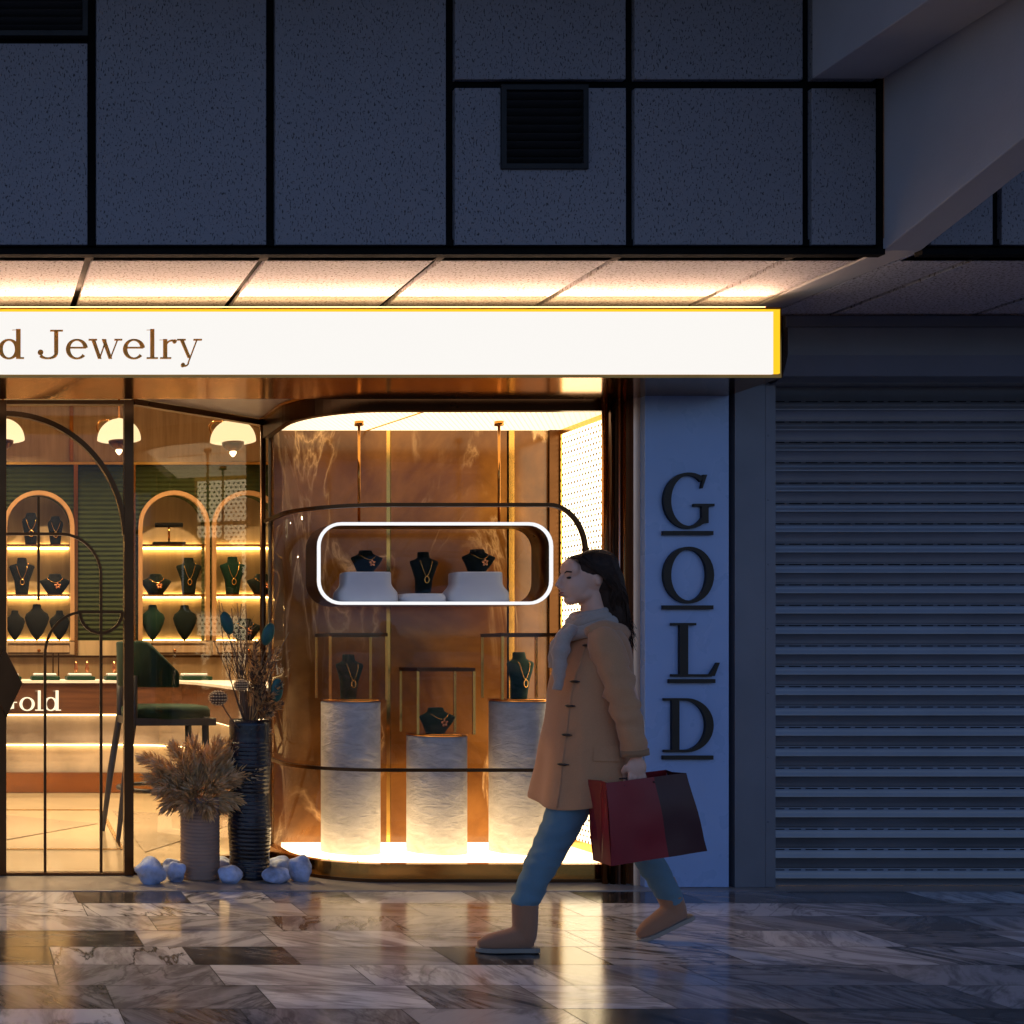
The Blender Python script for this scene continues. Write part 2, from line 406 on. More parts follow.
# ------------------------------------------------------------------ lettering (cap height = 1)
def line(p, q, w0, w1=None): return ([p, q], [w0, w0 if w1 is None else w1])
def carc(cx, cy, rx, ry, a0, a1, T, t, n=26):
    pts = arc(cx, cy, rx, ry, a0, a1, n)
    ws = [t + (T - t) * abs(math.cos(R(a0 + (a1 - a0) * i / n))) ** 1.6 for i in range(n + 1)]
    return (pts, ws)
def glyph(ch):
    T, t, s = .125, .05, .045
    if ch == 'd': return .80, [carc(.32, .335, .245, .325, 0, 360, T, t), line((.60, 0), (.60, 1.03), T), line((.44, 1.0), (.62, 1.008), s), line((.60, .022), (.77, .022), s)]
    if ch == 'o': return .72, [carc(.35, .335, .27, .325, 0, 360, T, t)]
    if ch == 'l': return .42, [line((.22, 0), (.22, 1.03), T), line((.05, 1.0), (.24, 1.008), s), line((.03, .022), (.41, .022), s)]
    if ch == 'J': return .92, [line((.66, .22), (.66, .98), T), line((.46, .977), (.88, .977), s), carc(.385, .20, .275, .185, 5, -150, T * .9, t), (arc(.145, .22, .045, .045, 0, 360, 12), [.09] * 13)]
    if ch == 'e': return .73, [carc(.35, .335, .275, .325, -40, -352, T, t), line((.10, .385), (.64, .385), s)]
    if ch == 'w': return 1.18, [line((.14, .68), (.38, .0), T, T * .9), line((.38, .02), (.60, .66), t), line((.52, .68), (.76, .0), T, T * .9), line((.76, .02), (1.02, .68), t),
                                line((-.02, .66), (.28, .66), s), line((.90, .66), (1.18, .66), s)]
    if ch == 'r': return .62, [line((.20, 0), (.20, .68), T), line((.03, .655), (.22, .66), s), line((.03, .022), (.40, .022), s), carc(.43, .42, .20, .215, 172, 78, t, t), (arc(.515, .60, .032, .032, 0, 360, 12), [.07] * 13)]
    if ch == 'y': return .92, [line((.16, .68), (.46, .03), T, T * .85), line((.76, .68), (.42, -.14), t), carc(.29, -.13, .14, .12, -10, -110, t, t), (arc(.215, -.22, .035, .035, 0, 360, 12), [.08] * 13),
                                line((-.01, .66), (.32, .66), s), line((.62, .66), (.94, .66), s)]
    if ch == 'G': return 1.0, [carc(.50, .50, .42, .475, 52, 318, .15, t), line((.755, .72), (.82, .96), .03, .075), line((.82, .10), (.82, .42), .13), line((.60, .42), (1.0, .42), s), carc(.50, .50, .42, .475, 300, 322, .1, t)]
    if ch == 'O': return 1.0, [carc(.5, .5, .42, .475, 0, 360, .15, t, 36)]
    if ch == 'L': return .9, [line((.30, 0), (.30, 1), .15), line((.08, .977), (.52, .977), s), line((.08, .022), (.80, .022), s), line((.80, .01), (.92, .26), .10, .045)]
    if ch == 'D': return 1.0, [line((.24, 0), (.24, 1), .14), line((.02, .977), (.45, .977), s), line((.02, .022), (.45, .022), s), carc(.42, .5, .47, .4775, 90, -90, .15, s)]
    return .4, []
def glyph_mesh(ch, x, z, sx, sz, y0, y1, bold=1.0):
    """letter built as raised strokes in the xz plane, y0 = back, y1 = front"""
    mb = MB()
    for k, (pts, ws) in enumerate(glyph(ch)[1]):
        L = []; Rr = []; n = len(pts)
        closed = (abs(pts[0][0] - pts[-1][0]) + abs(pts[0][1] - pts[-1][1])) < 1e-6
        for i in range(n):
            if closed: a = pts[(i - 1) % (n - 1)]; b = pts[(i + 1) % (n - 1)]
            else: a = pts[max(i - 1, 0)]; b = pts[min(i + 1, n - 1)]
            tx, ty = b[0] - a[0], b[1] - a[1]; l = math.hypot(tx, ty) or 1; nx, ny = -ty / l, tx / l
            if n == 2 and abs(tx) > 1e-6 and abs(ty) > 1e-6: nx, ny = (1 if ty > 0 else -1) * -1, 0   # slanted strokes cut level
            h = ws[i] * bold / 2
            L.append((pts[i][0] + nx * h, pts[i][1] + ny * h)); Rr.append((pts[i][0] - nx * h, pts[i][1] - ny * h))
        yf = y1 - .00035 * k; yb = y0
        P = lambda p, y: (x + p[0] * sx, y, z + p[1] * sz)
        rings = [[P(L[i], yf), P(Rr[i], yf), P(Rr[i], yb), P(L[i], yb)] for i in range(n)]
        mb.rings(rings, True, not closed, False)
    return mb
# ================================================================== THE SETTING
# street sheet, paving, threshold
mb = MB(); mb.box(-60, 60, -80, 6.44, -.6, -.012); struct(mb.build('street', M['street']))
mb = MB(); mb.box(-6, 12, -3.2, 6.44, -.0115, -.003); struct(mb.build('paving_bed', M['grout']))
rows = []
def paving():
    bm_v = []; bm_f = []; cols = []
    rng = random.Random(11)
    y = 6.44; dep = .305; k = 0
    while y > -3.1:
        y2 = y - dep; x = -6 + rng.random() * .5
        while x < 12:
            L = rng.choice([.42, .56, .56, .62, .74])
            o = len(bm_v); g = .0022
            bm_v += [(x + g, y2 + g, 0), (x + L - g, y2 + g, 0), (x + L - g, y - g, 0), (x + g, y - g, 0)]
            bm_f.append((o, o + 1, o + 2, o + 3)); cols.append((rng.random(), rng.random(), rng.random(), 1)); x += L
        y = y2; k += 1
    me = bpy.data.meshes.new('paving'); me.from_pydata(bm_v, [], bm_f)
    at = me.color_attributes.new('tile', 'FLOAT_COLOR', 'CORNER')
    for p in me.polygons:
        for li in p.loop_indices: at.data[li].color = cols[p.index]
    me.materials.append(M['tiles']); o = bpy.data.objects.new('paving', me); COL.objects.link(o); return struct(o)
paving()
mb = MB(); mb.box(-4.2, 3.64, 6.444, 6.93, -.1, .004); struct(mb.build('threshold', M['threshold'], bevel=.003))
mb = MB(); mb.box(3.643, 12, 6.444, 7.6, -.1, -.001); struct(mb.build('ground_edge', M['threshold']))

# ---- upper facade (a hanging bulkhead of speckled boards), its soffit, the bracket beam and the added unseen canopy overhead
fac = thing('facade_bulkhead', (1.5, 5.4, 2.98), 'speckled dark boarded bulkhead above the shop with black joints and vents', 'facade')
JX = [-1.78, -.99, -.205, .576, 1.357, 2.142, 2.927, 3.70, 4.02]
JX2 = [4.22, 4.53, 5.28, 6.03, 6.80, 7.55]
Yf = 5.4; hw = .0195; ZB = 2.98; ZT = 4.60; ZM = 3.725
core = MB(); core.box(-1.78, 4.02, Yf + .035, Yf + .16, ZB + .02, ZT); core.box(4.22, 7.55, Yf + .035, Yf + .16, ZB + .02, ZT)
core.box(4.003, 4.0275, Yf + .001, Yf + .034, ZB + .02, ZT); core.build('backing', M['black_metal'], fac)
def board(x0, x1, z0, z1, name='board'):
    m = MB(); m.box(x0 + hw, x1 - hw, Yf + .006, Yf + .034, z0 + hw, z1 - hw); m.build(name, M['board'], fac, bevel=.003)
ZB2 = ZB + .022
VZ0, VZ1 = PZ(169, 5.4), PZ(85, 5.4); VX0, VX1 = PX(501, 5.4), PX(588, 5.4)
for i in range(8):
    a, b = JX[i], JX[i + 1]
    if i == 7: board(a, b, ZB2, ZM); board(a, b, ZM, ZT)
    elif i >= 5:
        if i == 5:
            m = MB(); zb, zt = ZB2 + hw, ZM - hw; x0, x1 = a + hw, b - hw
            for q in ((x0, VX0, zb, zt), (VX1, x1, zb, zt), (VX0, VX1, zb, VZ0)): m.box(q[0], q[1], Yf + .006, Yf + .034, q[2], q[3])
            m.build('board', M['board'], fac)
        else: board(a, b, ZB2, ZM)
        board(a, b, ZM, ZT)
    elif i == 2: board(a, b, ZB2, PZ(36, 5.4) - hw + .01)
    else: board(a, b, ZB2, ZT)
for i in range(5):
    board(JX2[i], JX2[i + 1], ZB2, ZM); board(JX2[i], JX2[i + 1], ZM, ZT)
for (x0, x1, z0, z1, lab) in ((VX0, VX1, VZ0, VZ1, 'square black louvred vent set under the crossing joint'), (JX[2] + .2, .576 - hw, PZ(36, 5.4), PZ(36, 5.4) + .42, 'black louvred vent cut off by the picture top left corner')):
    v = thing('vent', ((x0 + x1) / 2, Yf, z0), lab, 'vent', 'black louvred vents in the facade')
    m = MB(); t_ = .022
    m.box(x0, x1, Yf - .006, Yf + .03, z0, z0 + t_); m.box(x0, x1, Yf - .006, Yf + .03, z1 - t_, z1)
    m.box(x0, x0 + t_, Yf - .006, Yf + .03, z0 + t_, z1 - t_); m.box(x1 - t_, x1, Yf - .006, Yf + .03, z0 + t_, z1 - t_)
    m.build('frame', M['vent_metal'], v)
    m = MB(); n = int((z1 - z0) / .037)
    for k in range(n):
        z = z0 + t_ + (z1 - z0 - 2 * t_) * (k + .5) / n
        m.obox(((x0 + x1) / 2, Yf + .014, z), (x1 - x0) / 2 - t_, .016, .003, Matrix.Rotation(R(-38), 3, 'X'))
    m.build('louvre', M['vent_metal'], v)

sof = thing('soffit', (1.5, 6.0, 3.0), 'speckled boarded soffit lit warm by the shop sign below', 'soffit')
m = MB(); m.box(-1.78, 4.03, 5.42, 6.75, 3.022, 3.05); m.box(4.19, 7.55, 5.42, 6.75, 3.022, 3.05); m.build('backing', M['black_metal'], sof)
def sboard(x0, x1):
    q = MB(); q.box(x0 + .017, x1 - .017, 5.44, 6.74, 3.0, 3.021); q.build('board', M['soffit_board'], sof, bevel=.002)
for i in range(7): sboard(JX[i], JX[i + 1])
sboard(3.70, 4.03)
for i in range(5): sboard(4.19 if i == 0 else JX2[i], JX2[i + 1])
m = MB(); m.box(-1.78, 4.03, 5.392, 5.435, 2.975, 3.0); m.box(4.19, 7.55, 5.392, 5.435, 2.975, 3.0); m.build('edge_trim', M['black_metal'], sof)

bm_ = thing('bracket_beam', (4.11, 5.4, 3.0), 'grey plaster bracket beam sloping up and forward from the soffit', 'beam')
m = MB(); m.prism([(6.75, 2.998), (5.40, 2.994), (4.6, 3.215), (2.78, 3.74), (2.2, 3.745), (2.2, 4.6), (5.40, 4.6), (5.40, 3.05), (6.75, 3.05)], 'x', 4.028, 4.192)
m.build('beam', M['concrete'], bm_, bevel=.006)
m = MB(); m.box(3.715, 4.026, 2.2, 5.40, 3.742, 4.6); m.build('cross_beam', M['concrete'], bm_, bevel=.006)
can = thing('canopy', (2, 2, 4.6), 'unseen grey plaster canopy slab over the walkway, sized for the shade it casts', 'canopy')
m = MB(); m.box(-5, 9, 3.7, 5.56, 4.602, 4.9); m.build('slab', M['concrete'], can)  # unseen slab added to darken the facade top, cut back to brighten the floor

# ================================================================== THE SHOP (shell)
shop = thing('shop_interior', (1, 10, 0), 'warm lit jewellery shop room seen through the glazing', 'shop room')
RX0, RX1, RY1, RZ = -2.6, 3.62, 13.0, 3.84
m = MB(); m.box(RX0, RX1, 6.93, 13.5, -.1, .002)
m.cur = 1
m.build('floor', [M['floor_in'], M['floor_in2']], shop)
m = MB(); m.prism([(.12, 8.0), (1.0, 9.0), (.12, 9.65)], 'z', .0035, .006); m.prism([(1.15, 7.7), (2.2, 9.3), (1.2, 9.75)], 'z', .0035, .006); m.build('floor_inlay', M['floor_in2'], shop)
m = MB()
m.box(-2.5, 1.10, PX(0, 1) * 0 + 9.78, 9.80, .004, .009); m.box(-2.5, 1.02, 7.80, 7.82, .004, .009)
m.prism([(1.10, 9.80), (1.125, 9.80), (1.035, 7.80), (1.01, 7.80)], 'z', .004, .0095); m.build('floor_strip', M['gold'], shop)
m = MB(); m.box(RX0, RX1, 6.75, 13.5, RZ, RZ + .1); m.build('ceiling', M['ceiling_in'], shop)
m = MB(); m.box(RX0 - .1, RX0, 6.75, 13.5, -.1, RZ); m.build('side_wall', M['beige_wall'], shop)
m = MB(); m.box(RX1 + .05, RX1 + .15, 7.56, 13.5, -.1, RZ); m.build('side_wall', M['beige_wall'], shop)
m = MB(); m.box(-4.2, 4.05, 6.625, 6.745, 2.668, 3.94); m.build('header_wall', M['darkwall'], shop)
m = MB(); m.box(-4.2, -1.62, 6.75, 6.90, -.1, 2.66); m.build('pier', M['bronze'], shop)
# back wall with arched alcoves
Yb = RY1
def bz(py): return PZ(py, Yb)
def bx(px): return PX(px, Yb)
ALC = [(bx(5), bx(72)), (bx(140), bx(207)), (bx(213.5), bx(280.5)), (bx(-129), bx(-62))]
ztop = bz(493); zbot = bz(640.5); zgreen = bz(465)
def alc_poly(x0, x1, z0, zt, n=18):
    r = (x1 - x0) / 2
    return [(x1, z0)] + arc((x0 + x1) / 2, zt - r, r, r, 0, 180, n) + [(x0, z0)]
ALC.sort()
# wall front face pieces: strips between alcoves and arched heads
m = MB(); xs = [RX0] + [v for a in ALC for v in a] + [RX1 + .05]
for i in range(0, len(xs), 2): m.box(xs[i], xs[i + 1], Yb, Yb + .3, zbot, zgreen)
for (a, b) in ALC:
    r = (b - a) / 2; cx = (a + b) / 2; pts = arc(cx, ztop - r, r, r, 0, 180, 18)
    for k in range(18):
        p, q = pts[k], pts[k + 1]
        m.prism([(p[0], p[1]), (p[0], zgreen), (q[0], zgreen), (q[0], q[1])], 'y', Yb, Yb + .3)
m.build('green_panel', M['green_wall'], shop)
m = MB(); m.box(RX0, RX1 + .05, Yb - .02, Yb + .3, zgreen + .03, RZ); m.build('upper_panel', M['wood_light'], shop)
m = MB(); m.box(RX0, RX1 + .05, Yb - .03, Yb - .001, zgreen, zgreen + .028); m.build('brass_trim', M['gold'], shop)
m = MB()
for px in (75.5, 133): m.box(bx(px) - .022, bx(px) + .022, Yb - .035, Yb - .031 + .03, bz(656), zgreen)
m.box(bx(71) - .02, bx(71) + .02, Yb - .05, Yb - .021, zgreen + .03, RZ)
m.build('wall_post', M['copper'], shop)
m = MB(); m.box(RX0, RX1 + .05, Yb, Yb + .3, -.1, zbot); m.build('lower_wall', M['beige_wall'], shop)
m = MB(); m.box(RX0, RX1, Yb - .10, Yb - .002, bz(657.5), bz(655.5)); m.build('dado_rail', M['darkbronze'], shop)
alcs = []
ALAB = {0: 'arched alcove at the far left of the shop wall', 1: 'arched lit shelf alcove behind the glass door', 2: 'arched lit shelf alcove directly above the bar stool', 3: 'lit shelf alcove half hidden behind reflections beside the curved window'}
for k, (a, b) in enumerate(ALC):
    t = thing('display_alcove', ((a + b) / 2, Yb, zbot), ALAB[k], 'alcove', 'lit arched shelf alcoves on the back wall')
    alcs.append((a, b))
    q = MB(); q.box(a - .02, b + .02, Yb + .30, Yb + .33, zbot, ztop + .02); q.build('back_panel', M['beige_wall'], t)
    q = MB(); pp = alc_poly(a, b, zbot, ztop); q.sweep([(p[0], Yb - .012, p[1]) for p in pp], (0, 1, 0), .03, .022); q.build('arch_trim', M['arch'], t)
    q = MB(); q.box(a, b, Yb + .001, Yb + .299, zbot - .02, zbot); q.build('shelf', M['wood_light'], t)
    for py in (544, 594):
        z = bz(py)
        q = MB(); q.box(a + .005, b - .005, Yb + .02, Yb + .26, z - .02, z); q.build('shelf', M['copper'], t)
        q = MB(); q.box(a + .01, b - .01, Yb + .262, Yb + .296, z - .028, z - .0205); q.build('led_strip', M['led_soft'], t)
        q = MB(); q.box(a + .01, b - .01, Yb + .275, Yb + .296, z + .002, z + .010); q.build('led_strip', M['led_soft'], t)
    q = MB(); q.box(a + .01, b - .01, Yb + .275, Yb + .296, zbot + .002, zbot + .010); q.build('led_strip', M['led_soft'], t)
    d = thing('drawer_cabinet', ((a + b) / 2, Yb - .06, bz(655)), ['shallow drawer band at the far left wall', 'shallow drawer with knob under the alcove behind the door', 'shallow drawer with knob under the alcove above the stool', 'shallow drawer under the alcove half hidden by the tall dry arrangement'][k], 'drawer', 'drawers under the alcoves')
    q = MB(); q.box(a - .02, b + .02, Yb - .06, Yb - .002, bz(655), bz(642)); q.build('body', M['wood_light'], d, bevel=.004)
    q = MB(); q.sweep([(p[0], Yb - .063, p[1]) for p in ((a + .03, bz(653)), (b - .03, bz(653)), (b - .03, bz(644)), (a + .03, bz(644)))], (0, 1, 0), .003, .006, True); q.build('inset_frame', M['darkbronze'], d)
    q = MB(); q.ell(((a + b) / 2, Yb - .08, bz(650.5)), (.018, .018, .018), 12, 8); q.build('knob', M['copper'], d)

# unseen ceiling downlights, added to light the shop room
k = 0
for (x, y) in ((.2, 8.3), (.2, 10.0), (1.5, 9.4), (2.6, 9.0), (-1.2, 9.2), (.6, 11.9), (2.3, 11.9)):
    t = thing('added_downlight', (x, y, RZ), 'added unseen round ceiling light ' + ['over the floor just inside the doors', 'over the floor before the lit counter lettering', 'over the bar stools', 'over the counter wing beside the window', 'at the far left of the shop', 'behind the counter near the door alcove', 'behind the counter near the stool alcove'][k], 'ceiling light', 'added unseen shop ceiling lights')
    q = MB(); q.tube([(x, y, RZ - .012), (x, y, RZ)], .06, 20); q.build('trim', M['gold'], t)
    q = MB(); q.tube([(x, y, RZ - .015), (x, y, RZ - .0125)], .045, 20); q.build('lens', M['crystal'], t)
    ld = bpy.data.lights.new('added_fill_glow', 'AREA'); ld.shape = 'DISK'; ld.size = .09; ld.energy = 58 * KE; ld.color = (1.0, .72, .38); ld.spread = R(130)
    lo = bpy.data.objects.new('added_fill_glow', ld); COL.objects.link(lo); lo.parent = t; lo.location = (0, 0, -.02); k += 1

up_ = thing('added_upper_storey', (1.5, 6, 3.95), 'unseen dark upper storey block above the bulkhead, added to stop sun leaks', 'upper storey')
m = MB(); m.box(-6, 9.2, 5.57, 14, 3.96, 8.0); m.build('wall', M['darkwall'], up_)  # unseen mass added to keep the sun from leaking through the joints
# ================================================================== SIGN
SY = 6.1; SX1 = PX(783, SY); SZ0 = PZ(376, SY); SZ1 = PZ(311, SY)
sg = thing('shop_sign', (1.5, SY, SZ0), 'long backlit white fascia sign with brown serif lettering', 'sign')
m = MB(); m.box(-3.6, SX1, SY + .012, 6.62, SZ0 - .006, SZ0 + .012); m.build('underside', M['bronze'], sg)
m = MB(); m.box(-3.6, SX1, SY + .012, 6.62, SZ1 + .010, SZ1 + .022); m.box(SX1 - .012, SX1, SY + .012, 6.62, SZ0 + .012, SZ1 + .010); m.box(-3.6, -3.588, SY + .012, 6.62, SZ0 + .012, SZ1 + .010)
m.build('casing', M['bronze'], sg)
m = MB(); m.box(-3.58, SX1 - .047, SY + .002, SY + .03, SZ0 + .010, SZ1 - .003); m.build('face', M['sign_face'], sg)
m = MB(); m.box(-3.58, SX1 - .014, SY + .001, SY + .03, SZ1 - .002, SZ1 + .009); m.box(SX1 - .046, SX1 - .014, SY + .001, SY + .03, SZ0 + .013, SZ1 - .002); m.build('amber_edge', M['sign_edge'], sg)
m = MB(); m.box(-3.5, SX1 - .06, SY + .04, SY + .07, SZ1 + .0225, SZ1 + .032); m.build('led_strip', M['led_warm'], sg)
# area lights added on the sign top to spread the glow along the soffit
for xa_, xb_ in ((-3.5, .3), (.3, SX1 - .06)):
    ld = bpy.data.lights.new('added_soffit_wash', 'AREA'); ld.shape = 'RECTANGLE'; ld.size = xb_ - xa_; ld.size_y = .02; ld.energy = 54 * (xb_ - xa_) / 3.8 * KE; ld.color = (1.0, .56, .32); ld.spread = R(80)
    lo = bpy.data.objects.new('added_soffit_wash', ld); COL.objects.link(lo); lo.parent = sg
    lo.location = ((xa_ + xb_) / 2 - 1.5, .05, SZ1 + .028 - SZ0); lo.rotation_euler = (R(-90 - 11), 0, 0)
txt = 'Gold Jewelry'
cap = 28.7 * SY / F; adv = 0
pxs = {'d': 0, 'J': 39, 'e': 66.5, 'w': 88, 'E': 123.5, 'l': 146, 'r': 159.5, 'y': 177}
zb_ = PZ(359, SY); sx_ = cap * 1.0
def put(ch, px, wpx, parent, Y, zb, capm, mat, depth=.012, name='letter'):
    a = glyph(ch)[0]; sx = wpx * Y / F / a
    glyph_mesh(ch, PX(px, Y), zb, sx, capm, Y - .0005, Y - depth, 1.08 if mat is M['letterbrown'] else 1.0).build(name, mat, parent)
for ch, px, wp in (('d', -2, 27), ('J', 36, 28), ('e', 65.5, 23.5), ('w', 89, 33), ('e', 122.5, 23.5), ('l', 145.5, 12.5), ('r', 159, 18.5), ('y', 177, 24),
                   ('l', -17, 12.5), ('o', -39, 22), ('G', -69, 29)):
    put(ch, px, wp, sg, SY + .002, zb_, cap, M['letterbrown'])

# ================================================================== GLAZING
GY = 6.9
ent = thing('entrance_door', (.6, GY, 0), 'tall glass shop door with thin bronze arcs and bars', 'door')
def dp(px, py): return (PX(px, GY), GY, PZ(py, GY))
def bar(mb, pts, hb, hn=.012): mb.sweep([dp(*p) for p in pts], (0, 1, 0), hn, hb)
m = MB(); x0, x1 = PX(3, GY), PX(128, GY); z1 = PZ(401, GY)
m.box(x0 - .020, x0 + .018, GY - .03, GY + .03, .004, z1); m.box(x1 - .024, x1 + .028, GY - .03, GY + .03, .004, z1)
m.box(x0 + .018, x1 - .024, GY - .028, GY + .028, .005, PZ(872, GY)); m.box(x0 + .018, x1 - .024, GY - .028, GY + .028, z1 - .022, z1)
m.build('frame', M['darkbronze'], ent, bevel=.002)
m = MB(); m.box(x0 + .01, x1 - .01, GY - .004, GY + .004, .03, z1 - .01); m.build('glass_pane', M['window_glass'], ent)
m = MB(); bar(m, arc(5, 540, 122, 127, 88, 0, 26)[::-1] if False else [(5 + 120 * math.sin(R(a)), 540 - 126 * math.cos(R(a))) for a in range(0, 91, 4)], .014, .022)
m.build('large_arc', M['darkbronze'], ent)
m = MB()
bar(m, [(6, 534), (60, 534)] + [(60 + 41 * math.sin(R(a)), 576 - 42 * math.cos(R(a))) for a in range(6, 91, 7)] + [(101, 873)], .0075)
m.build('glazing_bar', M['darkbronze'], ent)
m = MB(); bar(m, [(38.5, 497), (38.5, 600)], .007, .011); m.build('glazing_bar', M['darkbronze'], ent)
m = MB(); bar(m, [(122, 612), (84, 612)] + [(84 - 39 * math.sin(R(a)), 655 - 43 * math.cos(R(a))) for a in range(6, 91, 7)] + [(45, 873)], .0075, .0105)
m.build('glazing_bar', M['darkbronze'], ent)
m = MB(); bar(m, [(101 + 21 * math.cos(R(a)), 612 + 21 * math.sin(R(a))) for a in range(180, -1, -10)], .0085, .013); m.build('glazing_bar', M['darkbronze'], ent)
m = MB(); m.prism([(PX(4, GY), PZ(648, GY)), (PX(22, GY), PZ(683, GY)), (PX(6, GY), PZ(717, GY)), (PX(-10, GY), PZ(683, GY))], 'y', GY - .07, GY - .055)
m.box(PX(4, GY) - .01, PX(4, GY) + .01, GY - .056, GY - .03, PZ(690, GY), PZ(676, GY)); m.build('door_handle', M['darkbronze'], ent, bevel=.003)
# second leaf, mostly outside the picture
d2 = thing('entrance_door', (-.3, GY, 0), 'glass shop door leaf at the picture left edge', 'door')
m = MB(); xa = x0 - .022; xb = xa - .72
m.box(xa - .034, xa, GY - .03, GY + .03, .004, z1); m.box(xb, xb + .05, GY - .03, GY + .03, .004, z1)
m.box(xb + .05, xa - .034, GY - .028, GY + .028, .005, .04); m.box(xb + .05, xa - .034, GY - .028, GY + .028, z1 - .022, z1)
m.sweep([(xa - .02 - (.67) * math.sin(R(a)), GY, PZ(540, GY) + .70 * math.cos(R(a))) for a in range(0, 91, 5)], (0, 1, 0), .022, .014)
m.build('frame', M['darkbronze'], d2, bevel=.002)
m = MB(); m.box(xb + .02, xa - .02, GY - .004, GY + .004, .03, z1 - .01); m.build('glass_pane', M['glass'], d2)
fl = thing('side_glazing', (-1.0, GY, 0), 'plain glass side light left of the shop doors', 'window')
m = MB(); m.sweep([(-1.60, GY, .026), (-1.60, GY, z1 - .02), (xb - .024, GY, z1 - .02), (xb - .024, GY, .026)], (0, 1, 0), .028, .02, True)
m.build('frame', M['darkbronze'], fl); m = MB(); m.box(-1.6, xb - .004, GY - .004, GY + .004, .03, z1 - .01); m.build('glass_pane', M['glass'], fl)

# display window path
WX0 = 1.862; WY0 = 7.56; WYF = 6.70; CR = .44; WX1 = 3.50
path = [(WX0, WY0), (WX0, 7.35)] + [(WX0 + CR - CR * math.cos(R(a)), WYF + CR - CR * math.sin(R(a))) for a in range(0, 91, 6)] + [(2.8, WYF), (WX1, WYF)]
Zc = 2.665
# angled pane between door mullion and display window
ap = thing('angled_glazing', (1.4, 7.2, 0), 'angled full height glass pane between the door and the rounded window', 'window')
A = Vector((PX(131, GY) + .012, GY + .02, 0)); B = Vector((WX0 - .022, 7.545, 0))
dn = (B - A).normalized(); nn = Vector((dn.y, -dn.x, 0))
def apt(t, z): p = A.lerp(B, t); return (p.x, p.y, z)
m = MB(); m.sweep([apt(0, Zc - .022), apt(1, Zc - .022)], nn, .02, .016); m.build('top_rail', M['darkbronze'], ap)
m = MB(); m.sweep([apt(0, .022), apt(1, .022)], nn, .02, .018); m.build('bottom_rail', M['darkbronze'], ap)
m = MB(); m.sweep([apt(.005, Zc / 2), apt(.995, Zc / 2)], nn, .004, Zc / 2 - .03); m.build('glass_pane', M['glass'], ap)
m = MB(); m.tube([(B.x + .006, B.y, .01), (B.x + .006, B.y, Zc)], .018, 12); m.build('corner_post', M['darkbronze'], ap)
# soffit of the entrance recess
m = MB(); m.prism([(-4.2, 6.62), (3.62, 6.62), (3.62, 6.70), (2.3, WYF)] + [(p[0], p[1]) for p in path[::-1][2:]] + [(A.x, A.y), (-4.2, GY + .02)], 'z', Zc + .002, Zc + .05)
o = m.build('recess_ceiling', M['niche_soffit'], shop)

win = thing('display_window', (2.7, 6.9, 0), 'rounded bronze framed display window with lit floor, ceiling and side wall', 'display window')
def off(path, d):
    r = []
    for i, p in enumerate(path):
        a = path[max(i - 1, 0)]; b = path[min(i + 1, len(path) - 1)]
        tx, ty = b[0] - a[0], b[1] - a[1]; l = math.hypot(tx, ty); r.append((p[0] - ty / l * d, p[1] + tx / l * d))
    return r
def wpath(z, d=0): return [(x, y, z) for x, y in off(path, d)]
# path runs from the back, round the corner, to the right: the inside is on its left (+d)
m = MB(); m.sweep(wpath(2.605), (0, 0, 1), .058, .022, smooth=False); m.build('top_frame', M['darkbronze'], win)
m = MB(); m.sweep(wpath(2.655, -.03), (0, 0, 1), .008, .016); m.build('top_bead', M['bronze'], win)
m = MB(); m.sweep(wpath(.062, .0), (0, 0, 1), .040, .026); m.build('base_frame', M['bronze'], win)
m = MB(); m.sweep(wpath(.012, -.012), (0, 0, 1), .0095, .02); m.build('base_plinth', M['darkbronze'], win)
m = MB(); m.sweep(wpath(1.32, 0), (0, 0, 1), 1.22, .004, smooth=True); m.build('glass_pane', M['window_glass'], win)
zr = PZ(505, WYF); zl = PZ(770, WYF)
xe = PX(585, WYF); rr_ = (585 - 548) * WYF / F
up = [(x, y, zr) for x, y in off(path, -.004)][:-2]; up = [p for p in up]
m = MB(); m.sweep(up + [(xe - rr_, WYF - .004, zr)], (0, 0, 1), .010, .013)
m.sweep([(xe - rr_ + rr_ * math.sin(R(a)), WYF - .004, zr - .255 + .255 * math.cos(R(a))) for a in range(0, 91, 6)] + [(xe, WYF - .004, zl)], (0, 1, 0), .013, .010)
m.sweep([(x, y, zl) for x, y in off(path, -.004)][:-2] + [(xe, WYF - .004, zl)], (0, 0, 1), .009, .013)
m.build('glazing_rail', M['darkbronze'], win)
inner = off(path, .05); back = 7.44
ip = [(max(x, 1.93), min(y, back)) for x, y in inner if True]
poly = [p for p in ip if p[1] <= back]; poly = [(poly[0][0], back)] + poly[1:-1] + [(3.60, WYF + .05), (3.60, back)]
m = MB(); m.prism(poly, 'z', .004, .104); m.build('lit_floor', M['perf_floor'], win)
m = MB(); m.prism(poly, 'z', 2.58, 2.66); m.build('lit_ceiling', M['perf_ceiling'], win)
mo = MB(); mo.prism([(WX0 + .02, 7.5), (3.72, 7.5), (3.72, 7.56), (WX0 + .02, 7.56)], 'z', .0, 2.66); mo.build('case_back', M['darkwall'], win)
m = MB(); m.sweep([(PX(418, 6.95), 6.84, 2.577), (PX(418, 6.95) - .13, 7.43, 2.577)], (0, 0, 1), .002, .006); m.build('ceiling_strip', M['gold'], win)
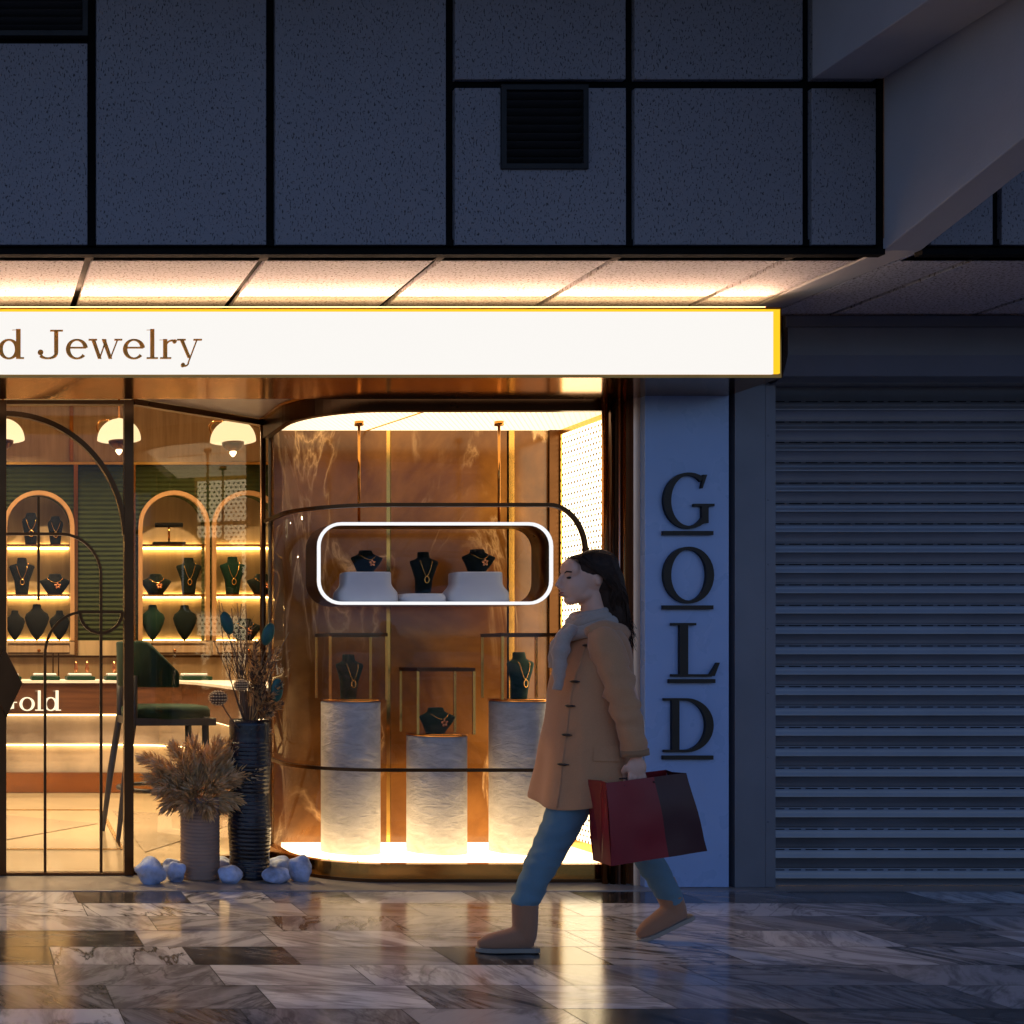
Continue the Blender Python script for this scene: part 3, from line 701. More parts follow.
# marble back wall: slabs with brass strips
def mx(px): return PX(px, back)
m = MB(); m.box(WX0 + .024, mx(386.5), back, 7.499, .0, 2.66); m.build('marble_slab', M['marble'], win)
m = MB(); m.box(mx(391), mx(507), back, 7.499, .0, 2.66); m.build('marble_slab', M['marble'], win)
m = MB(); m.box(mx(514), mx(548), back, 7.499, .0, 2.66); m.build('marble_slab', M['marble'], win)
m = MB(); m.box(mx(386.5), mx(391), back + .008, 7.499, .1, 2.58); m.build('brass_strip', M['gold'], win)
m = MB(); m.box(mx(507), mx(508.5), back + .012, 7.499, .1, 2.58); m.cur = 1; m.box(mx(508.5), mx(514), back - .006, 7.49, .1, 2.58); m.build('brass_strip', [M['black_metal'], M['gold']], win)
m = MB(); m.box(mx(548), 3.604, back - .02, 7.499, .1, 2.58); m.build('corner_cover', M['darkbronze'], win)
m = MB(); m.box(3.604, 3.63, 6.90, 7.42, .15, 2.55); m.build('lit_side_wall', M['perf_wall'], win)
m = MB(); m.box(3.596, 3.604, 6.88, 7.42, 2.55, 2.58); m.box(3.596, 3.604, 6.88, 7.42, .104, .15); m.box(3.594, 3.604, 7.405, 7.419, .15, 2.55); m.box(3.594, 3.604, 6.88, 6.90, .104, 2.58)
m.build('side_frame', M['gold'], win)
m = MB(); m.box(3.631, 3.72, 6.72, 7.499, 0, 2.66); m.build('side_backing', M['darkwall'], win)
# bronze jamb of reeds
jb = thing('bronze_jamb', (3.56, 6.7, 0), 'reeded bronze jamb post between display window and blue panel', 'jamb')
def jx(px, y=6.60): return PX(px, y)
m = MB(); m.box(WX1 + .001, 3.63, 6.64, 6.70, 0, 2.66); m.box(3.606, 3.63, 6.7, 6.88, 0, 2.66); m.build('core', M['darkbronze'], jb)
JZ = 2.66
for (a, b, mat, y0, nm) in ((605.5, 612, 'copper', 6.625, 'reed'), (613.5, 617.5, 'darkbronze', 6.615, 'reed'), (619.5, 621.5, 'champagne', 6.60, 'reed'), (624, 627.5, 'copper', 6.605, 'reed'), (632, 641.5, 'champagne', 6.585, 'flat_strip'), (642.5, 644.3, 'gold', 6.58, 'reed')):
    q = MB()
    if nm == 'reed': q.tube([((jx(a) + jx(b)) / 2, y0 + .012, .002), ((jx(a) + jx(b)) / 2, y0 + .012, JZ)], (jx(b) - jx(a)) / 2, 12)
    q.box(jx(a), jx(b), y0 + (.012 if nm == 'reed' else 0), 6.639, .0015, JZ - .001); q.build(nm, M[mat], jb)

# LED loop shelf
lp = thing('led_display_loop', (PX(435, 7.03), 7.14, PZ(606, 7.03)), 'rounded white led outlined box shelf hung on two rods', 'hanging shelf')
LX0, LX1, LZ0, LZ1 = PX(316.5, 7.03), PX(553.5, 7.03), PZ(605.5, 7.03), PZ(521.5, 7.03)
def loop(d, r, y, n=8): return [(x, y, z) for x, z in rrect(LX0 + d, LX1 - d, LZ0 + d, LZ1 - d, r - d, n)]
m = MB(); a_ = loop(0.003, .14, 7.036); b_ = loop(0.003, .14, 7.26); c_ = loop(.020, .14, 7.26); d_ = loop(.020, .14, 7.036)
m.rings([a_, b_, c_, d_, a_], True, False, True); m.build('shell', M['darkbronze'], lp)
m = MB(); m.sweep(loop(.013, .14, 7.03), (0, 1, 0), .006, .0088, True, True); m.build('led_line', M['led_white'], lp)
for px in (359, 499):
    x = PX(px, 7.15); q = MB(); q.tube([(x, 7.15, LZ1), (x, 7.15, 2.565)], .008, 10); q.build('rod', M['bronze'], lp)
    q = MB(); q.tube([(x, 7.15, 2.555), (x, 7.15, 2.58)], .026, 16); q.build('ceiling_rose', M['bronze'], lp)

# ================================================================== BLUE PANEL WITH LETTERS, SHUTTER
PY_ = 6.54
bp = thing('gold_sign_panel', (3.84, PY_, 0), 'tall pale blue panel with dark vertical letters reading GOLD', 'sign panel')
m = MB(); m.box(PX(645, PY_), PX(729, PY_), PY_, 6.9, .002, 2.662); m.build('panel', M['bluepanel'], bp, bevel=.003)
for ch, px, wpx, y0, y1, yu in (('G', 661, 51, 473, 529, 533.3), ('O', 661, 51, 547, 603.5, 607.5), ('L', 665, 50, 623, 676.5, 681), ('D', 661, 52, 698, 752, 757.3)):
    a = glyph(ch)[0]; zb = PZ(y1, PY_)
    g = glyph_mesh(ch, PX(px, PY_), zb, wpx * PY_ / F / a, (y1 - y0) * PY_ / F, PY_ - .003, PY_ - .022)
    g.build('letter', M['letterdark'], bp)
    ux0, ux1 = (667, 713) if ch == 'L' else (661, 711)
    u = MB(); u.box(PX(ux0, PY_), PX(ux1, PY_), PY_ - .022, PY_ - .003, PZ(yu + 2, PY_), PZ(yu - 2, PY_)); u.build('underline', M['letterdark'], bp)

sh = thing('roller_shutter', (5.6, 6.6, 0), 'closed grey metal roller shutter with slotted slats beside the shop', 'roller shutter')
m = MB(); m.box(PX(729, PY_) + .001, PX(735, PY_), PY_ + .05, 6.9, 0, 2.67); m.build('recess', M['black_metal'], sh)
gx0 = PX(735, PY_); gx1 = PX(766, PY_); gx2 = PX(776, PY_)
m = MB(); m.box(gx0, gx1 - .003, PY_, 6.9, .001, 2.67); m.box(gx1, gx2, PY_ + .003, 6.72, .001, 2.67)
for z in [.35 + .34 * k for k in range(7)]: m.ell((gx1 + .014, PY_ + .004, z), (.006, .004, .006), 8, 6)
m.build('guide_rail', M['shutterframe'], sh, bevel=.003)
SHY = 6.60; X1 = 7.4
pitch = 20.35 * SHY / F; prof = []; slots = MB(); slots.smooth = False
m = MB(); z = .012; pts = []
zt0 = PZ(380, 6.5)
cz = [PZ(400.5 + 20.35 * k, SHY) for k in range(24)]
for zc in reversed(cz):      # zc = height of each slotted joint; slat below it
    pts += [(SHY + .004, zc - pitch + .001), (SHY + .002, zc - pitch + .004), (SHY + .0005, zc - pitch + .012), (SHY - .004, zc - .058), (SHY - .0075, zc - .055), (SHY - .0105, zc - .052), (SHY - .0105, zc - .049), (SHY - .0085, zc - .042), (SHY - .0055, zc - .033), (SHY - .0035, zc - .026), (SHY - .002, zc - .006), (SHY + .004, zc - .001)]
pts = [p for p in pts if p[1] > .004]
pts = [(SHY - .004, .003)] + pts + [(SHY - .004, 2.70)]
rA = [(gx2, y, z) for y, z in pts]; rB = [(X1, y, z) for y, z in pts]; n = len(pts)
m.add(rA + rB, [(i, i + 1, n + i + 1, n + i) for i in range(n - 1)], True); rC = [(gx2, y + .02, z) for y, z in pts]
m.box(gx2, X1, SHY + .01, SHY + .03, .0, 2.70)
m.cur = 1
for zc in cz:
    x = gx2 + .02; k = 0
    while x < X1 - .1:
        m.box(x, x + .062, SHY - .0045, SHY + .004, zc - .0085, zc - .0045); x += .088
m.build('curtain', [M['shutter'], M['black_metal']], sh, recalc=False)
m = MB(); m.box(X1, X1 + .25, PY_, 6.9, .001, 2.67); m.build('guide_rail', M['shutterframe'], sh, bevel=.003)
hx = PX(788, 6.4)
m = MB(); m.prism([(6.40, 2.925), (6.40, 2.72 + .06), (6.44, 2.68), (6.50, 2.66), (6.9, 2.66), (6.9, 2.99), (6.415, 2.99), (6.415, 2.93)], 'x', hx, X1 + .25); m.build('hood', M['shutterframe'], sh, bevel=.003)
m = MB(); m.box(SX1 + .001, hx - .002, 6.44, 6.9, 2.672, 2.995); m.build('hood_end', M['darkbronze'], sh)
pr = thing('end_pier', (8.3, 6.6, 0), 'grey plaster pier at the far right of the shutter', 'pier')
m = MB(); m.box(X1 + .26, X1 + 1.6, 6.35, 7.2, .0, 2.998); m.build('pier_shaft', M['concrete'], pr)
# ================================================================== JEWELLERY BUSTS
def bust(kind, label, cat='bust', group=None, mat='dark_velvet', s=1.0, jewel=True, loc=(0, 0, 0), rz=0):
    t = thing('necklace_bust', (0, 0, 0), label, cat, group)
    P = {  # z, half width, half depth, y offset
        'tall': [(0, .055, .045, .02), (.02, .056, .046, .02), (.12, .068, .045, .01), (.20, .098, .042, .005), (.235, .112, .038, .005), (.25, .106, .036, .008), (.262, .066, .036, .012), (.275, .045, .036, .016), (.31, .042, .034, .02), (.318, .038, .03, .02)],
        'low': [(0, .06, .05, .02), (.015, .066, .052, .018), (.06, .098, .052, .0), (.10, .125, .046, -.003), (.112, .122, .042, .0), (.13, .075, .04, .008), (.142, .055, .038, .012), (.16, .05, .036, .016), (.166, .044, .032, .016)],
        'drop': [(0, .006, .012, .02), (.01, .014, .016, .018), (.06, .05, .03, .01), (.12, .078, .035, .004), (.165, .090, .034, .003), (.195, .080, .032, .006), (.215, .052, .030, .012), (.235, .034, .028, .016), (.26, .030, .026, .018), (.265, .026, .022, .018)],
        'slim': [(0, .045, .04, .01), (.02, .046, .04, .01), (.12, .060, .04, .006), (.18, .072, .038, .004), (.20, .066, .036, .006), (.215, .048, .034, .01), (.235, .040, .03, .012), (.25, .036, .028, .012)],
    }[kind]
    m = MB(); m.loft([(0, y * s, z * s, wd * s, d * s) for z, wd, d, y in P], 30, 2.3); m.build('form', M[mat], t)
    def front(x, z):
        for (a, b) in zip(P, P[1:]):
            if a[0] <= z <= b[0] + 1e-6:
                q = (z - a[0]) / (b[0] - a[0]); wd = a[1] + (b[1] - a[1]) * q; d = a[2] + (b[2] - a[2]) * q; y = a[3] + (b[3] - a[3]) * q
                u = min(1, abs(x) / wd); return y - d * (1 - u ** 2.3) ** (1 / 2.3) - .003
        return -.04
    if jewel:
        H = P[-1][0]; zt_ = H * (.84 if kind != 'low' else .78); nw = {'tall': .052, 'low': .066, 'drop': .036, 'slim': .044}[kind]; zl_ = H * {'tall': .42, 'low': .55, 'drop': .5, 'slim': .45}[kind]
        pts = []
        for i in range(17):
            u = -1 + i / 8; x = nw * u; z = zl_ + (zt_ - zl_) * abs(u) ** 1.7
            pts.append((x * s, front(x, z) * s, z * s))
        m = MB(); m.tube(pts, .0022 * s, 6); m.build('necklace', M['gold'], t)
        m = MB()
        if kind == 'low':
            for k in range(5):
                a = 2 * math.pi * k / 5 + .4; m.ell(((.018 + .016 * math.cos(a)) * s, (front(.02, .07) - .004) * s, (.068 + .016 * math.sin(a)) * s), (.012 * s, .005 * s, .009 * s), 8, 6, mat3=Matrix.Rotation(-a, 3, 'Y'))
        else:
            c = (0, (front(0, zl_ - .02) - .004) * s, (zl_ - .028) * s); m.tube([(c[0] + .017 * s * math.cos(2 * math.pi * k / 14), c[1], c[2] + .025 * s * math.sin(2 * math.pi * k / 14)) for k in range(14)], .0042 * s, 6, closed=True)
        m.build('pendant', M['gold' if kind != 'low' else 'rose'], t)
    t.location = loc; t.rotation_euler = (0, 0, rz); return t
M['rose'] = simple('rose_gold', (.75, .33, .16), .25, 1, .05)

# busts on the alcove shelves
def shz(i): return [zbot, bz(594), bz(544)][i]
a1, a2, a3 = ALC[1], ALC[2], ALC[3]
place = [
    (a1, 31, 2, 'slim', 'black_velvet', 1.35, 'taller slim dark bust on the top shelf behind the door, left of two'), (a1, 55.5, 2, 'slim', 'black_velvet', 1.2, 'smaller slim dark bust on the top shelf behind the door, right of two'),
    (a1, 22, 1, 'tall', 'black_velvet', 1.22, 'tall dark bust with ring pendant on the middle shelf behind the door'), (a1, 55, 1, 'low', 'black_velvet', 1.3, 'low wide dark bust with rose brooch on the middle shelf behind the door'),
    (a1, 15, 0, 'drop', 'black_velvet', 1.2, 'pointed dark bust on the bottom shelf behind the door, leftmost'), (a1, 37, 0, 'drop', 'black_velvet', 1.45, 'tallest pointed dark bust in the middle of the bottom shelf behind the door'), (a1, 59.5, 0, 'drop', 'black_velvet', 1.2, 'pointed dark bust on the bottom shelf behind the door, rightmost'),
    (a2, 156, 1, 'low', 'dark_velvet', 1.3, 'low dark bust with rose brooch on the middle shelf above the bar stool'), (a2, 189, 1, 'tall', 'dark_velvet', 1.22, 'tall dark bust with ring pendant on the middle shelf above the bar stool'),
    (a2, 153, 0, 'drop', 'green_velvet', 1.42, 'pointed green bust on the bottom shelf above the bar stool, left'), (a2, 185, 0, 'drop', 'dark_velvet', 1.42, 'pointed green bust on the bottom shelf above the bar stool, right'),
    (a3, 233, 1, 'tall', 'green_velvet', 1.25, 'tall green bust with ring pendant on the shelf left of the corner post'), (a3, 262, 1, 'low', 'dark_velvet', 1.3, 'low dark bust at the corner post on the middle shelf'),
    (a3, 245, 0, 'low', 'dark_velvet', 1.4, 'low dark bust on the bottom shelf above the dry arrangement'),
]
for (al, px, lv, kind, mat, s, lab) in place:
    bust(kind, lab, mat=mat, s=s, group='busts on the wall shelves', loc=(PX(px, 13.1), 13.10, shz(lv) + .001), jewel=lv != 0 or kind == 'low')
# bracelet bar on alcove 2 top shelf
t = thing('bracelet_stand', (PX(169, 13.1), 13.1, shz(2)), 'dark velvet tee bar bracelet stand on the top alcove shelf', 'bracelet stand')
x = PX(169, 13.1); z = shz(2)
m = MB(); m.box(x - .17, x + .17, 13.05, 13.15, z + .001, z + .03); m.build('base', M['black_velvet'], t, bevel=.006)
m = MB(); m.tube([(x, 13.1, z + .03), (x, 13.1, z + .21)], .012, 10); m.build('post', M['copper'], t)
m = MB(); m.tube([(x - .145, 13.1, z + .21), (x + .145, 13.1, z + .21)], .026, 16); m.build('bar', M['black_velvet'], t)

# ================================================================== COUNTER
ct = thing('shop_counter', (0, 11.0, 0), 'long shop counter of dark wood and glowing onyx bands with lit lettering', 'counter')
cpath = [(-2.3, 11.0), (0, 11.0), (1.45, 11.0), (1.72, 10.93), (1.92, 10.72), (1.99, 10.4), (2.0, 9.6), (1.99, 8.75), (2.02, 8.55)]
def cwall(off_, z0, z1, dep, name, mat, sm=True):
    # band that follows the counter front
    q = MB(); pts = []
    for i, p in enumerate(cpath):
        a = cpath[max(i - 1, 0)]; b = cpath[min(i + 1, len(cpath) - 1)]; tx, ty = b[0] - a[0], b[1] - a[1]; l = math.hypot(tx, ty)
        nx, ny = -ty / l, tx / l       # away from the viewer / to the counter inside
        pts.append(((p[0] + nx * off_, p[1] + ny * off_), (p[0] + nx * (off_ + dep), p[1] + ny * (off_ + dep))))
    q.rings([[(a[0], a[1], z0), (b[0], b[1], z0), (b[0], b[1], z1), (a[0], a[1], z1)] for a, b in pts], True, True, False)
    q.build(name, M[mat], ct)
def cz_(py): return PZ(py, 11.0)
cwall(-.03, cz_(683), cz_(680.5), .64, 'worktop', 'white')
cwall(.0, cz_(714), cz_(683) - .001, .55, 'front_band', 'wood_dark')
cwall(.10, cz_(743), cz_(714) - .001, .40, 'onyx_band', 'stone_grey')
cwall(.05, cz_(744.5), cz_(743) - .001, .40, 'ledge', 'stone_warm')
cwall(.10, cz_(773), cz_(744.5) - .001, .40, 'onyx_band', 'stone_warm')
cwall(.02, .005, cz_(773) - .001, .50, 'plinth', 'copper')
cwall(.045, cz_(714) - .018, cz_(714) - .002, .04, 'led_strip', 'led_dim')
cwall(.065, cz_(744.5) - .014, cz_(744.5) - .002, .03, 'led_strip', 'led_warm2')
for ch, px, wp in (('G', -10, 27), ('o', 19, 16.5), ('l', 34.5, 9), ('d', 43.5, 18)):
    a = glyph(ch)[0]; glyph_mesh(ch, PX(px, 10.99), PZ(710.5, 10.99), wp * 10.99 / F / a, 19.5 * 10.99 / F, 10.995, 10.965).build('letter', M['lit_text'], ct)
# trays and little stands on the worktop
TZ = cz_(680.5)
k = 0
for (px, py_w, lab) in ((8, 26, 'dark green jewellery tray at the left end of the counter'), (45, 28, 'dark green jewellery tray in the middle of the counter, left of two touching'), (80, 28, 'dark green jewellery tray in the middle of the counter, right of two touching'), (118, 26, 'dark green jewellery tray beside the door mullion'), (195, 30, 'dark green jewellery tray behind the bar stool')):
    y = 11.2; x = PX(px, y); wd = py_w * y / F / 2
    t = thing('jewellery_tray', (x, y, TZ), lab, 'tray', 'trays on the counter')
    q = MB(); q.box(x - wd, x + wd, y - .12, y + .14, TZ + .001, TZ + .035); q.build('base', M['green_velvet'], t, bevel=.008)
    q = MB(); q.box(x - wd * .82, x + wd * .82, y - .02, y + .12, TZ + .036, TZ + .06); q.build('cushion', M['display_white'], t, bevel=.008)
for (px, lab) in ((76, 'tiny copper figure stand on the counter, left of the pair'), (87, 'tiny copper figure stand on the counter, right of the pair'), (114, 'tiny copper figure stand next to the door mullion')):
    y = 11.42; x = PX(px, y)
    t = thing('ring_stand', (x, y, TZ), lab, 'ring stand', 'copper stands on the counter')
    q = MB(); q.lathe([(.02, TZ + .001), (.022, TZ + .01), (.008, TZ + .03), (.012, TZ + .07), (.02, TZ + .10), (.012, TZ + .125), (.016, TZ + .15), (.006, TZ + .17)], (x, y), 14); q.build('stand', M['rose'], t)
t = thing('card_stand', (PX(55, 11.3), 11.3, TZ), 'thin dark metal card stand on the counter beside the arched bar', 'stand')
q = MB(); x0_, x1_ = PX(53, 11.3), PX(58.5, 11.3); q.sweep([(x0_, 11.3, TZ + .002), (x0_, 11.3, TZ + .24), (x1_, 11.3, TZ + .24), (x1_, 11.3, TZ + .002)], (0, 1, 0), .006, .006); q.build('frame', M['darkbronze'], t)

# ================================================================== PENDANT LAMPS
LAB = ['white dome pendant lamp cut by the door frame at the left', 'white dome pendant lamp left of the door mullion with a bronze ring', 'white dome pendant lamp near the corner post above the arched alcove']
for i, (px, py, y) in enumerate(((3, 440, 9.0), (119, 440, 9.0), (233, 441.5, 8.7))):
    x = PX(px, y); z = PZ(py, y); r = .158
    t = thing('pendant_lamp', (x, y, z), LAB[i], 'pendant lamp', 'dome pendant lamps in the shop')
    q = MB(); q.lathe([(.012, z + r)] + [(r * math.cos(R(a)), z + r * .98 * math.sin(R(a))) for a in range(84, -1, -7)] + [(r * .93, z - .004), (.05, z - .002)], (x, y), 32); q.build('shade', M['lamp_glass'], t)
    q = MB(); q.lathe([(.078, z - .006), (.076, z - .02), (.060, z - .048), (.035, z - .066), (.012, z - .074)], (x, y), 24); q.build('cup', M['darkbronze'], t)
    q = MB(); q.lathe([(.022, z - .070), (.024, z - .082), (.012, z - .10), (.003, z - .108)], (x, y), 16); q.build('finial', M['crystal'], t)
    q = MB(); q.tube([(x, y, z + r - .005), (x, y, RZ)], .008, 8); q.build('stem', M['copper'], t)
    q = MB(); q.tube([(x - .10 + .055 * math.cos(2 * math.pi * k / 20), y + .04, z + .10 + .055 * math.sin(2 * math.pi * k / 20)) for k in range(20)], .008, 8, closed=True); q.build('ring', M['copper'], t)

# ================================================================== BAR STOOL
def stool(loc, rz):
    t = thing('bar_stool', (0, 0, 0), 'green upholstered bar stool with grey legs facing the counter', 'bar stool')
    # local: faces +x, seat 0.80 high
    q = MB(); q.loft([(.03, 0, .735, .235, .24), (.03, 0, .75, .25, .255), (.03, 0, .79, .25, .255), (.03, 0, .81, .235, .24), (.03, 0, .815, .20, .2)], 32, 3.2); q.build('seat', M['green_velvet'], t)
    # curved back, wrapping
    rin = []; 
    for k in range(21):
        a = R(90 + 180 * k / 20); c, s_ = math.cos(a), math.sin(a); e = abs(math.cos(a)); h = 1.02 + .19 * min(1, e * 1.6 + .0); ro = .30; ri = .255
        x0, y0 = .05 + ro * c, ro * s_; x1, y1 = .05 + ri * c, ri * s_
        rin.append([(x0, y0, .93), (x0 - .01 * e, y0, h), (x1, y1, h), (x1, y1, .93)])
    q = MB(); q.rings(rin, True, True, True); q.build('backrest', M['green_velvet'], t, bevel=.012)
    for sx, sy in ((-1, -1), (-1, 1), (1, -1), (1, 1)):
        q = MB(); 
        if sx < 0: pts = [(-.20, sy * .22, 1.0), (-.20, sy * .22, .75), (-.255, sy * .235, .38), (-.30, sy * .25, 0.0)]
        else: pts = [(.22, sy * .21, .75), (.225, sy * .215, .4), (.25, sy * .24, 0.0)]
        q.tube(pts, [.021] * (len(pts) - 1) + [.013], 12); q.build('leg', M['grey_leg'], t)
    q = MB(); q.sweep([(.27, -.23, .72), (.27, .23, .72), (-.21, .23, .72), (-.21, -.23, .72)], (0, 0, 1), .022, .012, True); q.build('seat_frame', M['grey_leg'], t)
    q = MB(); q.tube([(.05 + .30 * math.cos(2 * math.pi * k / 28), .26 * math.sin(2 * math.pi * k / 28), .30) for k in range(28)], .013, 8, closed=True); q.build('foot_ring', M['grey_leg'], t)
    t.location = loc; t.rotation_euler = (0, 0, rz); t.scale = (1.14, 1.06, 1.09); return t
st1 = stool((PX(160, 8.4), 8.4, .004), R(4)); st1['label'] = 'green upholstered bar stool with dark legs facing the shop counter'

# ================================================================== DISPLAY WINDOW CONTENTS
for i, (px, py, lab) in enumerate(((350.5, 702, 'tall left pedestal of rippled white plaster'), (436.5, 737, 'shorter middle pedestal of rippled white plaster'), (519.5, 702, 'tall right pedestal of rippled white plaster half behind the walker'))):
    y = 7.09; x = PX(px, y); zt = PZ(py, 6.93)
    t = thing('display_pedestal', (x, y, .104), lab, 'pedestal', 'plaster pedestals in the window')
    r = .163; q = MB(); q.lathe([(r, .105), (r, zt - .006), (r - .006, zt)], (x, y), 64)
    q.build('column', M['plaster'], t)
    q = MB(); q.tube([(x + .180 * math.cos(2 * math.pi * k / 40), y + .180 * math.sin(2 * math.pi * k / 40), .108) for k in range(40)], .004, 6, closed=True); q.build('added_glow_ring', M['added_glow_ring'], t)  # added glowing ring, warms and brightens the lower column
    g = thing('glass_case', (x, y, zt), ['glass jewellery case with brass edges on the left pedestal', 'glass jewellery case with brass edges on the shorter middle pedestal', 'glass jewellery case with brass edges on the right pedestal'][i], 'glass case', 'glass cases on the pedestals')
    h = .375; s = .158; yf = y - .135; yb = y + .135; z0 = zt + .002
    q = MB(); q.loft([(x, y, z0, .168, .168), (x, y, z0 + .010, .168, .168)], 48); q.build('base', M['bronze'], g)
    for (sx, yy) in ((-1, yf), (1, yf), (-1, yb), (1, yb)):
        q = MB(); q.box(x + sx * s - .0075, x + sx * s + .0075, yy - .006, yy + .006, z0 + .011, z0 + h - .009); q.build('edge_post', M['gold'], g)
    q = MB(); q.sweep([(x - s, yf, z0 + h), (x + s, yf, z0 + h), (x + s, yb, z0 + h), (x - s, yb, z0 + h)], (0, 0, 1), .010, .009, True); q.build('top_frame', M['darkbronze'], g)
    q = MB()
    q.box(x - s + .005, x + s - .005, yf - .002, yf + .002, z0 + .012, z0 + h - .01); q.box(x - s - .002, x - s + .002, yf + .006, yb - .006, z0 + .012, z0 + h - .01)
    q.box(x + s - .002, x + s + .002, yf + .006, yb - .006, z0 + .012, z0 + h - .01); q.box(x - s + .006, x + s - .006, yf + .008, yb - .008, z0 + h - .002, z0 + h + .003)
    q.build('glass_pane', M['glass_thin'], g)
bust('tall', 'green bust with ring pendant in the left glass case', mat='window_velvet', s=.80, loc=(PX(350, 7.07), 7.07, PZ(702, 6.93) + .013), rz=R(18), group='busts in the window')
bust('low', 'low green bust with rose brooch in the middle glass case', mat='window_velvet', s=.88, loc=(PX(437, 7.07), 7.07, PZ(737, 6.93) + .013), rz=R(12), group='busts in the window')
bust('tall', 'green bust with oval pendant in the right glass case', mat='window_velvet', s=.84, loc=(PX(521, 7.07), 7.07, PZ(702, 6.93) + .013), rz=R(20), group='busts in the window')
zsh = LZ0 + .021
def riser(x0, x1, h, lab, low):
    y0, y1 = 7.05, 7.24; cx = (PX(x0, 7.05) + PX(x1, 7.05)) / 2; hwd = (PX(x1, 7.05) - PX(x0, 7.05)) / 2
    t = thing('display_riser', (cx, 7.14, zsh), lab, 'riser', 'white risers in the led loop')
    q = MB()
    if low: S = [(hwd * .98, 0), (hwd, .008), (hwd, h * .55), (hwd * .93, h * .9), (hwd * .85, h)]
    else: S = [(hwd * .99, 0), (hwd, .01), (hwd * .98, h * .32), (hwd * .82, h * .52), (hwd * .78, h * .62), (hwd * .77, h * .96), (hwd * .74, h)]
    q.loft([(cx, 7.145, zsh + .001 + zz, a, .090 * (.75 + .25 * a / hwd)) for a, zz in S], 40, 5); q.build('block', M['display_white'], t)
riser(340, 401, .172, 'stepped white riser at the left inside the led loop', False)
riser(403, 449, .048, 'low white riser in the middle of the led loop', True)
riser(451, 513, .172, 'stepped white riser at the right inside the led loop', False)
bust('low', 'low dark bust with brooch on the left white riser', mat='dark_velvet', s=.76, loc=(PX(367, 7.12), 7.13, zsh + .174), rz=R(8), group='busts in the window')
bust('tall', 'tall dark bust with pearl necklace on the low middle riser', mat='dark_velvet', s=.76, loc=(PX(425, 7.12), 7.13, zsh + .05), rz=R(6), group='busts in the window')
bust('low', 'low dark bust with gold brooch on the right white riser', mat='dark_velvet', s=.80, loc=(PX(479, 7.12), 7.13, zsh + .174), rz=R(8), group='busts in the window')

# ================================================================== POTS, DRY PLANTS, BOULDERS
yv = 6.80
px_ = PX(200, yv); r = .106
t = thing('ribbed_pot', (px_, yv, .004), 'short taupe ribbed ceramic pot holding dry plumes', 'pot')
prof = [(r * .94, .005)]
H = .455
for k in range(22):
    z0 = .008 + (H - .02) * k / 22; z1 = .008 + (H - .02) * (k + 1) / 22; prof += [(r * .985, z0), (r * 1.01, z0 + (z1 - z0) * .3), (r * 1.01, z0 + (z1 - z0) * .7), (r * .985, z1)]
prof += [(r * .97, H), (r * .88, H), (r * .86, H - .02), (r * .84, H - .2), (.0, H - .2)]
q = MB(); q.lathe(prof, (px_, yv), 44); q.build('pot', M['pot'], t)
vx, vy = PX(249.5, 6.83), 6.83; vr = .113; VH = .875
t = thing('tall_vase', (vx, vy, .004), 'tall black glazed ribbed vase beside the rounded window', 'vase')
prof = [(vr * .9, .005)]
for k in range(34):
    z0 = .008 + (VH - .11) * k / 34; z1 = .008 + (VH - .11) * (k + 1) / 34; f = 1 - .04 * math.sin(k * .4)
    prof += [(vr * .99 * f, z0), (vr * f, z0 + (z1 - z0) * .35), (vr * f, z0 + (z1 - z0) * .7), (vr * .99 * f, z1)]
prof += [(vr * .97, VH - .09), (vr * .98, VH - .03), (vr * .96, VH), (vr * .86, VH), (vr * .84, VH - .15), (0, VH - .15)]
q = MB(); q.lathe(prof, (vx, vy), 44); q.build('vase', M['vase_black'], t)

def frond(mb, base, tip, n, ln, wd, rng, droop=.3, bulge=1.0):
    """feathery plume: a curved stem with many thin leaf blades along it"""
    base, tip = Vector(base), Vector(tip); ax = tip - base; L = ax.length
    side = ax.cross(Vector((0, 0, 1))); side = side.normalized() if side.length > 1e-4 else Vector((1, 0, 0))
    def at(u): p = base.lerp(tip, u); return p + Vector((0, 0, -droop * L * .3 * u * u)) + Vector((0, 0, .10 * L * math.sin(math.pi * u)))
    mb.cur = 0; mb.tube([at(i / 6) for i in range(7)], [.0032 - .0003 * i for i in range(7)], 5)
    for k in range(n):
        u = .28 + .72 * rng.random(); p = at(u); d = (at(min(1, u + .05)) - at(u - .05)).normalized()
        a = rng.random() * 6.283; o1 = side; o2 = d.cross(side).normalized()
        o = (o1 * math.cos(a) + o2 * math.sin(a)); sp = bulge * math.sin(math.pi * min(1, max(0, (u - .2) / .85))) ** .6
        e = p + d * ln * (.55 + .5 * rng.random()) + o * ln * (.35 + .65 * rng.random()) * sp + Vector((0, 0, -ln * .28 * rng.random()))
        wv = d.cross(o).normalized() * wd * (.6 + .8 * rng.random()); mid = p.lerp(e, .55) + o * ln * .10
        mb.cur = 0 if rng.random() < .55 else 1
        mb.add([p, mid + wv, e, mid - wv], [(0, 1, 2, 3)], False)
rng = random.Random(5)
pl = thing('dry_plumes', (px_, yv, H), 'bushy pale brown dry plumes spilling from the ribbed pot', 'dry plant')
tips = [(-.27, .19), (-.30, .10), (-.25, .02), (-.17, .30), (-.10, .22), (-.04, .33), (.05, .25), (.10, .18), (.20, .33), (.30, .27), (.31, .14), (-.20, -.06), (-.10, -.07), (.02, -.09), (.13, -.08), (.22, -.02), (-.02, .12), (.08, .05), (-.13, .10), (.33, .36), (.38, .42), (-.32, .22), (-.23, .13), (.19, .10), (-.06, .0), (.1, .33)]
